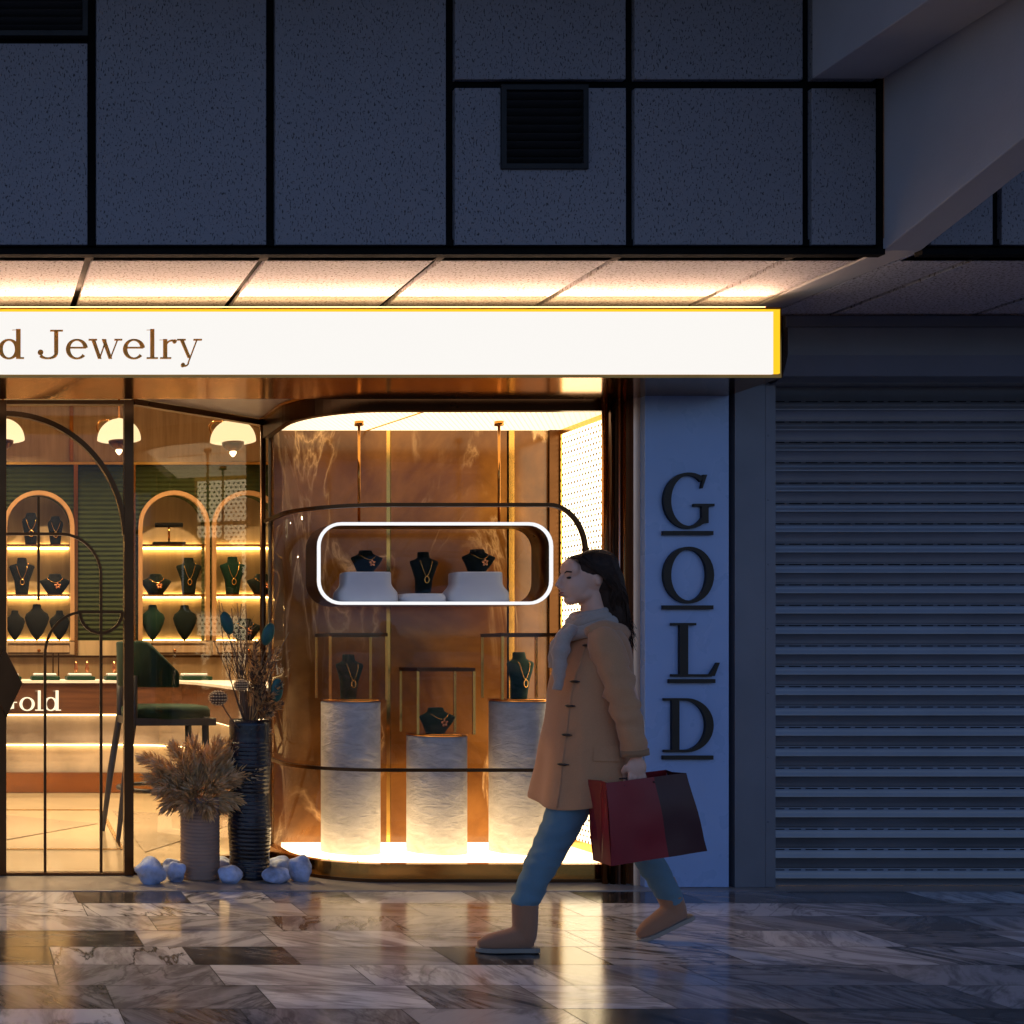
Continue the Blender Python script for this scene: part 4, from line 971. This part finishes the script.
for k, (dx, dz) in enumerate(tips):
    q = MB(); yo = -.16 * rng.random() + .08 - (.07 if dz < .1 else 0)
    frond(q, (px_ + dx * .1, yv + yo * .2, H - .04), (px_ + dx * .88, yv + yo, H + dz * .80 + .05), 230, .082, .0056, rng, .9 if dz < 0 else .25)
    q.build('plume', [M['pampas'], M['pampas_lt']], pl)
ar = thing('dry_arrangement', (vx, vy, VH), 'tall dry twigs, seed cones and teal leaves standing in the black vase', 'dry plant')
def P7(px, py, y): return (PX(px, y), y, PZ(py, y))
def curve(a, b, bend, n=8):
    a, b = Vector(a), Vector(b); return [a.lerp(b, i / n) + Vector(bend) * math.sin(math.pi * i / n) for i in range(n + 1)]
B0 = (vx, vy, VH - .1)
leafs = [(227, 623, 6.76, 0), (268, 634, 6.78, 6), (277, 690, 6.72, -8)]
for (px, py, y, tl) in leafs:
    tip = P7(px, py + 10, y); q = MB(); q.tube(curve(B0, tip, (.03 if px < 250 else -.02, 0, .02)), [.004] * 5 + [.003] * 4, 6); q.build('stem', M['twig'], ar)
    q = MB(); c = P7(px, py, y); q.ell(c, (.033, .010, .065), 14, 10, mat3=Matrix.Rotation(R(tl + (-18 if px < 240 else 12)), 3, 'Y')); q.build('leaf', M['leaf_teal'], ar)
for (px, py, y, rr) in ((218, 698, 6.66, .048), (241, 685, 6.68, .036)):
    c = Vector(P7(px, py, y)); q = MB(); q.tube(curve(B0, c, (.0, -.02, -.03)), .004, 6); q.build('stem', M['twig'], ar)
    q = MB(); q.ell(c, (rr, rr * .8, rr * .82), 16, 12); q.cur = 1
    for i in range(9):
        ph = R(-75 + 150 * i / 8); nn_ = max(4, int(15 * math.cos(ph)))
        for j in range(nn_):
            a = 2 * math.pi * (j + .5 * (i % 2)) / nn_; d = Vector((math.sin(ph), math.cos(ph) * math.cos(a), math.cos(ph) * math.sin(a)))
            p = c + Vector((d.x * rr, d.y * rr * .8, d.z * rr * .82)); q.ell(p, (.0062, .0062, .0042), 6, 4)
    q.build('seed_cone', [M['cone'], M['cone_tip']], ar)
for k in range(26):
    a = rng.uniform(-1, 1); q = MB(); tip = P7(249 + a * 42 + rng.uniform(-6, 6), rng.uniform(598, 668), 6.83 + rng.uniform(-.14, .12))
    pts = curve(B0, tip, (rng.uniform(-.05, .05), rng.uniform(-.03, .03), 0)); q.tube(pts, [.0032] * 4 + [.0022] * 5, 5)
    for j in range(3):
        p = pts[rng.randint(4, 7)]; e = p + Vector((rng.uniform(-.07, .07), rng.uniform(-.04, .04), rng.uniform(.04, .12))); q.tube([p, (p + e) / 2 + Vector((0, 0, .012)), e], [.0018, .0015, .001], 4)
    q.build('twig', M['twig'], ar)
for k in range(9):
    px = 250 + 30 * rng.random(); py = 640 + k * 9
    q = MB(); frond(q, P7(255 + rng.uniform(-6, 8), 722, 6.78), P7(px, py, 6.72 + rng.uniform(-.05, .08)), 130, .040, .0055, rng, .1, 1.2); q.build('dry_flower_stem', [M['pampas'], M['twig']], ar)

# boulders
bl = [(150.5, 875.5, 31, 25, 6.64, 'largest pale blue boulder, leftmost, below the glass door mullion'), (176, 875.5, 18, 19, 6.70, 'small pale blue boulder between the leftmost boulder and the ribbed pot'), (229.5, 878, 22, 18, 6.66, 'pale blue boulder between the ribbed pot and the tall vase'),
      (276, 877.5, 28, 16, 6.67, 'flat pale blue boulder right in front of the tall vase foot'), (300, 872.5, 25, 24, 6.72, 'round pale blue boulder, rightmost, against the window base'), (172, 862, 18, 14, 6.95, 'back boulder behind the ribbed pot at the left'),
      (221, 862, 22, 16, 6.97, 'back boulder between pot and vase'), (279, 861, 26, 18, 6.92, 'back boulder behind the two right boulders')]
for i, (px, py, wpx, hpx, y, lab) in enumerate(bl):
    rx = wpx * y / F / 2; rz = hpx * y / F / 2; x = PX(px, y); q = MB()
    q.ell((x, y, .004 + rz * .93), (rx * 1.04, rx * .8, rz * 1.05), 40, 28, .34, 1.15, i + 2, Matrix.Rotation(R([4, -8, -10, 3, 8, 5, 0, -12][i]), 3, 'Y'))
    o = q.build('boulder', M['stone_blue']); tag(o, lab, 'boulder', 'pale blue boulders round the pots')
# ================================================================== THE WALKER
M['skin'] = simple('skin', (.80, .43, .29), .5, 0, .06, 20, Subsurface_Weight=.0)
M['lips'] = simple('lips', (.42, .09, .08), .4, 0, .05)
M['eye'] = simple('eye_dark', (.02, .015, .012), .2, 0, .05)
M['hair'] = simple('dark_brown_hair', (.036, .016, .008), .6, 0, .4, 60, Specular_IOR_Level=.25)
M['coat'] = m_cloth('camel_wool', (.44, .19, .080), (.68, .335, .155), 260, .9, .9, .25)
M['coat_dark'] = m_cloth('camel_wool_dark_trim', (.30, .15, .07), (.38, .20, .09), 260, .9, .5)  # darker camel wool for the cuff tab
M['toggle'] = simple('dark_horn_toggle', (.03, .015, .01), .35)
M['denim'] = m_cloth('washed_blue_denim', (.085, .16, .21), (.14, .24, .30), 300, .85, 1.2, .05)
M['suede'] = m_cloth('tan_suede', (.30, .13, .065), (.40, .19, .10), 200, .9, .3, .3)
M['sole'] = simple('pale_sole', (.30, .25, .20), .7)
M['knit'] = m_cloth('grey_beige_knit', (.36, .26, .20), (.54, .42, .34), 90, .95, .8, .3)
M['bag_red'] = simple('dark_red_paper', (.24, .010, .016), .38, 0, .12, 5, .1, 8)
M['bag_black'] = simple('black_paper', (.045, .005, .008), .38, 0, .12, 5, .1, 8)
M['rope'] = simple('bag_cord', (.04, .02, .02), .7)
YP = 5.23
def W(px, py, Y=YP): return Vector((PX(px, Y), Y, PZ(py, Y)))
def cat(pts, n=8):
    pts = [Vector(p) for p in pts]; r = []
    for i in range(len(pts) - 1):
        p0 = pts[max(i - 1, 0)]; p1 = pts[i]; p2 = pts[i + 1]; p3 = pts[min(i + 2, len(pts) - 1)]
        for k in range(n):
            t = k / n; r.append(.5 * ((2 * p1) + (p2 - p0) * t + (2 * p0 - 5 * p1 + 4 * p2 - p3) * t * t + (3 * p1 - p0 - 3 * p2 + p3) * t ** 3))
    r.append(pts[-1]); return r
def catf(v, n=8): return [p.x for p in cat([(a, 0, 0) for a in v], n)]
def limb(mb, pts, rad, seg=24, amp=0, fs=(10, 10, 26), n=8, seed=0, wr=None):
    P = cat(pts, n); Rr = catf(rad, n); o = len(mb.v); mb.tube(P, Rr, seg)
    if amp:
        for i in range(len(P)):
            u = i / (len(P) - 1); a = amp * (wr(u) if wr else 1)
            for k in range(seg):
                v = mb.v[o + i * seg + k]; d = (v - P[i]);
                if d.length < 1e-6: continue
                q = mnoise.noise(Vector((v.x * fs[0], v.y * fs[1], v.z * fs[2])) + Vector((seed, 0, 0)))
                mb.v[o + i * seg + k] = v + d.normalized() * q * a
    return mb
wk = thing('person', (PX(590, YP), YP, 0), 'woman with long dark hair in camel duffle coat walking left with a shopping bag', 'person')
def remesh(o, vox, it=3, fac=.5):
    r = o.modifiers.new('join', 'REMESH'); r.mode = 'VOXEL'; r.voxel_size = vox; r.use_smooth_shade = True
    s_ = o.modifiers.new('soft', 'SMOOTH'); s_.iterations = it; s_.factor = fac
    return o
# ---- body: one continuous figure
b = MB()
b.ell(W(591.5, 574), (.088, .072, .098), 28, 20)
b.ell(W(575.5, 586), (.058, .056, .075), 24, 16); b.ell(W(570.5, 600), (.026, .030, .022), 16, 10); b.ell(W(582, 594), (.055, .052, .040), 20, 12)
b.ell(W(570, 570), (.034, .055, .048), 22, 14)
b.tube([W(562.2, 574), W(559.3, 581), W(557.2, 586.6)], [.007, .0095, .0125], 10); b.ell(W(560.5, 588), (.012, .015, .008), 10, 8)
b.ell(W(562.3, 592.6), (.009, .021, .0055), 12, 8); b.ell(W(563, 595.6), (.009, .018, .006), 12, 8)
for sy in (-1, 1):
    e = W(589.5, 580.5); e.y += sy * .068; b.ell(e, (.014, .009, .026), 14, 10, mat3=Matrix.Rotation(R(-12), 3, 'Y'))
    c = W(572.5, 586); c.y += sy * .032; b.ell(c, (.028, .024, .030), 14, 10)
limb(b, [W(590, 592), W(595, 612), W(600, 632)], [.050, .050, .062])
# torso and legs
b.loft([(W(600, 0).x, YP, 1.33, .07, .10), (W(598, 0).x, YP, 1.28, .095, .17), (W(596, 0).x, YP, 1.15, .105, .155), (W(594, 0).x, YP, 1.02, .095, .125), (W(594, 0).x, YP, .90, .11, .155), (W(594, 0).x, YP, .82, .10, .15)], 28)
HF = [W(588, 745, 5.17), W(556, 832, 5.13), W(523, 902, 5.12), W(524, 925, 5.12)]
HB = [W(598, 748, 5.31), W(635, 832, 5.32), W(673, 898, 5.33), W(678, 912, 5.33)]
limb(b, HF, [.064, .044, .034, .032]); limb(b, HB, [.064, .044, .034, .032])
# feet
def ft(c, d, ln, r0, r1): limb(b, [c, c + d * ln * .5 + Vector((0, 0, 0)), c + d * ln], [r0, (r0 + r1) / 2, r1], 14)
ft(W(528, 933, 5.12), Vector((-1, 0, -.10)), .14, .028, .014)
# arms
SL = [W(606, 642, 5.07), W(628, 704, 4.99), W(637, 757, 4.97)]
SR = [W(600, 642, 5.39), W(596, 705, 5.45), W(577, 755, 5.45)]
limb(b, SL, [.052, .040, .026]); limb(b, SR, [.052, .040, .026])
# left hand closed round the bag cord
h = W(636, 763, 4.965)
b.ell(h + Vector((0, -.004, -.018)), (.040, .017, .046), 18, 12)
for i, (dx, k) in enumerate(((-.030, 1.0), (-.010, 1.08), (.010, 1.02), (.029, .85))):
    f = MB(); pts = [h + Vector((dx * .9, -.008, -.045)), h + Vector((dx, -.008, -.068)), h + Vector((dx, .012, -.082 * (.7 + .3 * k))), h + Vector((dx, .032, -.066)), h + Vector((dx, .030, -.044 - .006 * k))]
    limb(b, pts, [.0098, .0095, .0088, .0082, .0070], 10)
limb(b, [h + Vector((-.036, .0, -.012)), h + Vector((-.042, .014, -.034)), h + Vector((-.028, .026, -.052)), h + Vector((-.008, .032, -.058))], [.012, .0105, .0095, .008], 10)
# right hand, slightly curled, beside the far coat side
h2 = W(575, 762, 5.45)
b.ell(h2 + Vector((-.004, 0, -.022)), (.038, .016, .048), 18, 12)
for dx, k in ((-.034, .9), (-.013, 1.0), (.008, .96), (.027, .8)):
    limb(b, [h2 + Vector((dx, 0, -.055)), h2 + Vector((dx - .004, -.004, -.085 * k - .01)), h2 + Vector((dx - .002, -.018, -.108 * k - .01)), h2 + Vector((dx + .002, -.030, -.12 * k - .005))], [.0095, .009, .008, .0068], 10)
limb(b, [h2 + Vector((-.034, -.002, -.01)), h2 + Vector((-.055, -.012, -.04)), h2 + Vector((-.052, -.02, -.07))], [.012, .010, .008], 10)
remesh(b.build('body', M['skin'], wk), .0045, 4)
q = MB(); q.ell(W(561.2, 592.8), (.0085, .0185, .0040), 12, 8); q.ell(W(562, 595.4), (.0085, .016, .0045), 12, 8); q.build('lips', M['lips'], wk)
for sy in (-1, 1):
    q = MB(); e = W(565.3, 578.2); e.y += sy * .031; q.ell(e, (.0085, .012, .0055), 12, 8); q.build('eye', M['eye'], wk)
    q = MB(); e = W(563.8, 573.2); e.y += sy * .032; q.tube([e + Vector((-.003, -sy * .016, 0)), e + Vector((-.004, 0, .005)), e + Vector((.008, sy * .018, .002))], .0028, 6); q.build('eyebrow', M['hair'], wk)

# ---- hair
q = MB(); q.ell(W(594.5, 568.5), (.098, .081, .082), 30, 20, mat3=Matrix.Rotation(R(-14), 3, 'Y')); q.ell(W(603, 580), (.074, .079, .092), 24, 16)
limb(q, [W(604, 578), W(609, 600), W(614, 622), W(619, 642)], [.074, .070, .062, .030])
hr = remesh(q.build('hair', M['hair'], wk), .006, 6)
rg = random.Random(3)
q = MB()
for k in range(800):
    sy = rg.choice((-1, -1, 1)) ; u = rg.random(); w_ = rg.random()
    st = W(569 + 28 * u, 562.5 - 9.5 * math.sin(math.pi * (.12 + .55 * u)))
    st.y += sy * (.004 + .050 * w_) * (1 - .15 * u)
    m1 = W(585 + 17 * u, 561 + 12 * w_ - 2 * u); m1.y += sy * (.066 + .019 * w_)
    m2 = W(601 + 9 * rg.random(), 582 + 8 * w_); m2.y += sy * (.078 + .006 * rg.random())
    m3 = W(602 + 18 * rg.random(), 604); m3.y += sy * (.064 + .006 * rg.random()) * (.55 + .5 * rg.random())
    en = W(606 + 25 * rg.random(), 628 + 24 * rg.random()); en.y += sy * .055 * rg.random()
    q.tube(cat([st, m1, m2, m3, en], 5), [.0015] * 16 + [.0014, .0012, .001, .0007, .0004], 4)
q.build('hair_strands', M['hair'], wk)

# ---- jeans, boots
q = MB(); limb(q, [W(590, 742, 5.185), W(577, 785, 5.165), W(555, 838, 5.14), W(536, 875, 5.125), W(522.5, 908, 5.12)], [.092, .088, .070, .060, .047], 30, .010, (14, 14, 34), 10, 1)
limb(q, [W(598, 745, 5.31), W(614, 790, 5.31), W(635, 836, 5.32), W(655, 870, 5.325), W(673, 902, 5.33)], [.092, .085, .064, .056, .045], 30, .009, (14, 14, 34), 10, 4)
q.ell(W(594, 742), (.105, .145, .09), 24, 14)
remesh(q.build('jeans', M['denim'], wk), .007, 2)
def boot(tr, nm='boot'):
    m = MB()
    limb(m, [(.0, 0, .205), (.0, 0, .11), (-.004, 0, .055)], [.053, .050, .047], 24)
    limb(m, [(.030, 0, .045), (-.03, 0, .055), (-.09, 0, .046), (-.15, 0, .036), (-.195, 0, .030)], [.034, .046, .043, .037, .018], 24)
    for v in m.v: v.z = max(v.z, .018); v.y *= .88
    m.v = [tr @ v for v in m.v]; o = remesh(m.build(nm, M['suede'], wk), .006, 4)
    s_ = MB(); out = []
    prof = [(.058, .0), (.052, .024), (.03, .033), (-.02, .031), (-.08, .034), (-.13, .037), (-.172, .031), (-.198, .016), (-.206, 0)]
    pl_ = [(x, y) for x, y in prof] + [(x, -y) for x, y in prof[::-1][1:-1]]
    s_.prism(pl_, 'z', .001, .019); s_.v = [tr @ v for v in s_.v]; s_.build('sole', M['sole'], o, bevel=.003)
T1 = Matrix.Translation((PX(521.5, 5.12), 5.12, .0035)) @ Matrix.Rotation(R(6), 4, 'Y')
T1 = Matrix.Translation((PX(525, 5.12), 5.12, .0022)); boot(T1)
toe = Vector((PX(646, 5.33), 5.33, .003)); pv = Vector((-.17, 0, 0))
T2 = Matrix.Translation(toe) @ Matrix.Rotation(R(-25), 4, 'Y').inverted() @ Matrix.Translation(-pv)
chk = T2 @ Vector((.06, 0, 0))
if chk.z < .02: T2 = Matrix.Translation(toe) @ Matrix.Rotation(R(-25), 4, 'Y') @ Matrix.Translation(-pv)
boot(T2)

# ---- coat
def coat_mesh():
    S = [  # z, front px, back px, half depth
        (1.372, 583, 607, .080), (1.345, 576, 613, .120), (1.315, 570, 619, .165), (1.27, 563.5, 624, .190), (1.20, 557, 628, .196), (1.10, 550, 629, .190), (1.00, 546, 628, .186), (.90, 542, 629, .196), (.80, 538, 632, .210), (.70, 533.5, 638, .226), (.625, 530, 643, .238), (.604, 529.5, 644, .238)]
    zs = []; n = 5
    cols = list(zip(*S)); Z = catf(cols[0], n); Fp = catf(cols[1], n); Bp = catf(cols[2], n); D = catf(cols[3], n)
    seg = 72; m = MB(); rings = []
    for z, f, bk, d in zip(Z, Fp, Bp, D):
        f = f + 7 * min(1, d / .19); bk = bk - 6 * min(1, d / .19)
        x0, x1 = PX(f, YP), PX(bk, YP); cx, rx = (x0 + x1) / 2, (x1 - x0) / 2; r = []
        low = min(1, max(0, (1.25 - z) / .65))
        for i in range(seg):
            a = 2 * math.pi * i / seg; c, s_ = math.cos(a), math.sin(a)
            fold = 1 + low * (.042 * math.sin(a * 5 + 1.2 + z * 2) + .026 * math.sin(a * 9 + 3 * z)) + .05 * mnoise.noise(Vector((c * 1.6, s_ * 1.6, z * 6.5)))
            r.append((cx + rx * math.copysign(abs(c) ** .85, c) * fold, YP + d * math.copysign(abs(s_) ** .85, s_) * fold, z + (.012 * math.sin(a * 3) * low if z < .63 else 0)))
        rings.append(r)
    m.rings(rings, True, False, True)
    inner = [[((p[0] - PX(590, YP)) * .95 + PX(590, YP), (p[1] - YP) * .95 + YP, p[2] + .002) for p in r] for r in rings[::-1][:20]]
    m.rings([rings[-1]] + inner, True, True, True)
    return m, rings
cm, crings = coat_mesh(); coat = cm.build('coat', M['coat'], wk, recalc=True)
# sleeves
def wr(u): return .6 + 1.4 * math.exp(-((u - .5) / .16) ** 2)
q = MB(); limb(q, [W(600, 634, 5.10), W(606, 648, 5.06), W(618, 680, 5.01), W(627, 712, 4.98), W(632, 735, 4.972), W(635, 756, 4.97)], [.048, .066, .057, .052, .049, .050], 30, .012, (12, 12, 30), 8, 7, wr); q.build('sleeve', M['coat'], wk)
q = MB(); limb(q, [W(596, 636, 5.36), W(600, 650, 5.40), W(599, 690, 5.45), W(594, 715, 5.46), W(584, 738, 5.46), W(577, 754, 5.455)], [.048, .066, .057, .052, .049, .050], 30, .012, (12, 12, 30), 8, 9, wr); q.build('sleeve', M['coat'], wk)
for (p, y) in ((W(634.6, 752.5, 4.97), 0),):
    q = MB(); q.tube([p + Vector((-.001, 0, .012)), p + Vector((.002, 0, -.012))], .0525, 26); q.build('cuff_tab', M['coat_dark'], wk)
# hood folded behind the neck
q = MB(); limb(q, [W(588, 632, 5.10), W(604, 630, 5.12), W(617, 634, 5.20), W(618, 634, 5.28), W(606, 630, 5.35), W(590, 632, 5.37)], [.022, .038, .048, .048, .038, .022], 22, .008); q.build('hood', M['coat'], wk)
# placket line, toggles, pocket flap on the near side
def coat_pt(z, a_deg, out=.0):
    k = min(range(len(crings)), key=lambda i: abs(crings[i][0][2] - z)); r = crings[k]; i = int(round(a_deg / 360 * len(r))) % len(r)
    c = Vector((sum(p[0] for p in r) / len(r), YP, r[i][2])); p = Vector(r[i]); return p + (p - c).normalized() * out
q = MB(); q.tube([coat_pt(z / 100, 212, .001) for z in range(61, 128, 3)], .0042, 6); q.build('placket_seam', M['coat'], wk)
for py in (646, 680, 707, 736, 765):
    z = PZ(py, 5.07); a = coat_pt(z, 205, .008); c = coat_pt(z, 222, .008); tg = MB(); tg.tube([a, (a + c) / 2 + Vector((0, -.004, 0)), c], .0022, 6)
    tt = tg.build('cord_loop', M['toggle'], wk)
    g = MB(); d = (c - a).normalized(); mid = a.lerp(c, .35) + Vector((0, -.006, 0)); g.tube([mid - d * .020, mid - d * .010, mid + d * .010, mid + d * .020], [.003, .0055, .0055, .003], 10); g.build('toggle', M['toggle'], wk)
q = MB(); aa = [coat_pt(.86, a, .004) for a in range(248, 286, 5)]; bb = [coat_pt(.80, a, .007) for a in range(248, 286, 5)]; n = len(aa)
q.add(aa + bb + [v + Vector((0, .006, 0)) for v in aa + bb], [(i, i + 1, n + i + 1, n + i) for i in range(n - 1)] + [(2 * n + i, 3 * n + i, 3 * n + i + 1, 2 * n + i + 1) for i in range(n - 1)] + [(n + i, n + i + 1, 3 * n + i + 1, 3 * n + i) for i in range(n - 1)], False)
q.build('pocket_flap', M['coat'], wk)
# ---- scarf
q = MB()
for (dz, rx, ry, rad, sd) in ((0, .066, .074, .022, 1), (-.032, .080, .088, .026, 5), (-.055, .092, .102, .022, 3), (.022, .060, .066, .017, 8)):
    c = W(589, 619) + Vector((0, 0, dz)); P = []
    for k in range(28):
        a = 2 * math.pi * k / 28; P.append(c + Vector((rx * math.cos(a), ry * math.sin(a), .020 * math.cos(a) + .006 * math.sin(3 * a + sd))))
    q.tube(P, [rad * (1 + .14 * math.sin(5 * k / 28 * 6.283 + sd)) for k in range(28)], 12, closed=True)
limb(q, [W(572, 628, 5.19), W(563, 642, 5.14), W(560, 664, 5.12), W(557, 690, 5.12)], [.024, .030, .028, .020], 16, .012)
limb(q, [W(571, 628, 5.26), W(559, 645, 5.25), W(555, 668, 5.26)], [.028, .034, .028], 16, .010)
q.build('scarf', M['knit'], wk)

# ---- shopping bag
bg_ = thing('shopping_bag', (PX(650, 4.97), 4.97, PZ(866, 4.9)), 'dark red and black paper shopping bag carried in her hand', 'shopping bag')
Yf0, Yb0 = 4.895, 5.035
def fr(px, py): return Vector((PX(px, Yf0), Yf0, PZ(py, Yf0)))
TL, TR, BR, BL = fr(606, 783), fr(686, 773), fr(707, 851), fr(611, 866)
dpt = Vector((0, Yb0 - Yf0, 0))
def slab(mb, a, b_, c, d, th):
    n_ = (b_ - a).cross(d - a).normalized() * th; mb.add([a, b_, c, d, a + n_, b_ + n_, c + n_, d + n_], [(0, 1, 2, 3), (7, 6, 5, 4), (0, 4, 5, 1), (1, 5, 6, 2), (2, 6, 7, 3), (3, 7, 4, 0)], False)
sp_ = .60; TM = TL.lerp(TR, sp_); BM = BL.lerp(BR, sp_)
def bagface(a, b_, c, d, mat, nm, bulge=.008, n=8, yy=0):
    m = MB(); g = []
    for i in range(n + 1):
        for j in range(n + 1):
            u, v = i / n, j / n; p = a.lerp(b_, u).lerp(d.lerp(c, u), v); p = p + Vector((0, -bulge * math.sin(math.pi * v) * (1 if yy == 0 else -1) + .006 * mnoise.noise(Vector((p.x * 9, 3 + yy, p.z * 9))), 0)); g.append(p)
    f = [(i * (n + 1) + j, (i + 1) * (n + 1) + j, (i + 1) * (n + 1) + j + 1, i * (n + 1) + j + 1) for i in range(n) for j in range(n)]
    m.smooth = True; m.add(g, f); m.add([p + Vector((0, .0015, 0)) for p in g], [x[::-1] for x in f]); return m.build(nm, M[mat], bg_, recalc=False)
bagface(TL, TM, BM, BL, 'bag_red', 'front_panel'); bagface(TM + Vector((.0, .0005, 0)), TR, BR, BM, 'bag_black', 'front_panel')
bagface(TL + dpt, TR + dpt, BR + dpt, BL + dpt, 'bag_red', 'back_panel', yy=1)
for (a, b_, mat) in ((TL, BL, 'bag_red'), (TR, BR, 'bag_black')):
    mid_t = a + dpt * .5 + (TR - TL).normalized() * (.018 if a is TL else -.018); mid_b = b_ + dpt * .5
    m = MB(); n_ = Vector((.0012, 0, 0))
    m.add([a, mid_t, mid_b, b_, a + dpt, b_ + dpt] + [v + n_ for v in (a, mid_t, mid_b, b_, a + dpt, b_ + dpt)], [(0, 1, 2, 3), (1, 4, 5, 2), (9, 8, 7, 6), (8, 11, 10, 7)], False); m.build('gusset', M[mat], bg_, recalc=False)
m = MB(); m.add([BL, BR, BR + dpt, BL + dpt] + [v + Vector((0, 0, .002)) for v in (BL, BR, BR + dpt, BL + dpt)], [(0, 1, 2, 3), (7, 6, 5, 4)], False); m.build('bottom', M['bag_red'], bg_, recalc=False)
hc = h + Vector((0, .010, -.062))
for (dy, nm) in ((-.004, 0), (dpt.y + .004, 1)):
    a = TL.lerp(TR, .22) + Vector((0, dy, -.02)); b_ = TL.lerp(TR, .60) + Vector((0, dy, -.02))
    m = MB(); m.tube(cat([a, a.lerp(hc, .55) + Vector((-.012, 0, .004)), hc + Vector((-.03, 0, .0)), hc + Vector((.03, 0, 0)), b_.lerp(hc, .5) + Vector((.012, 0, .004)), b_], 6), .0032, 8); m.build('handle', M['rope'], bg_)
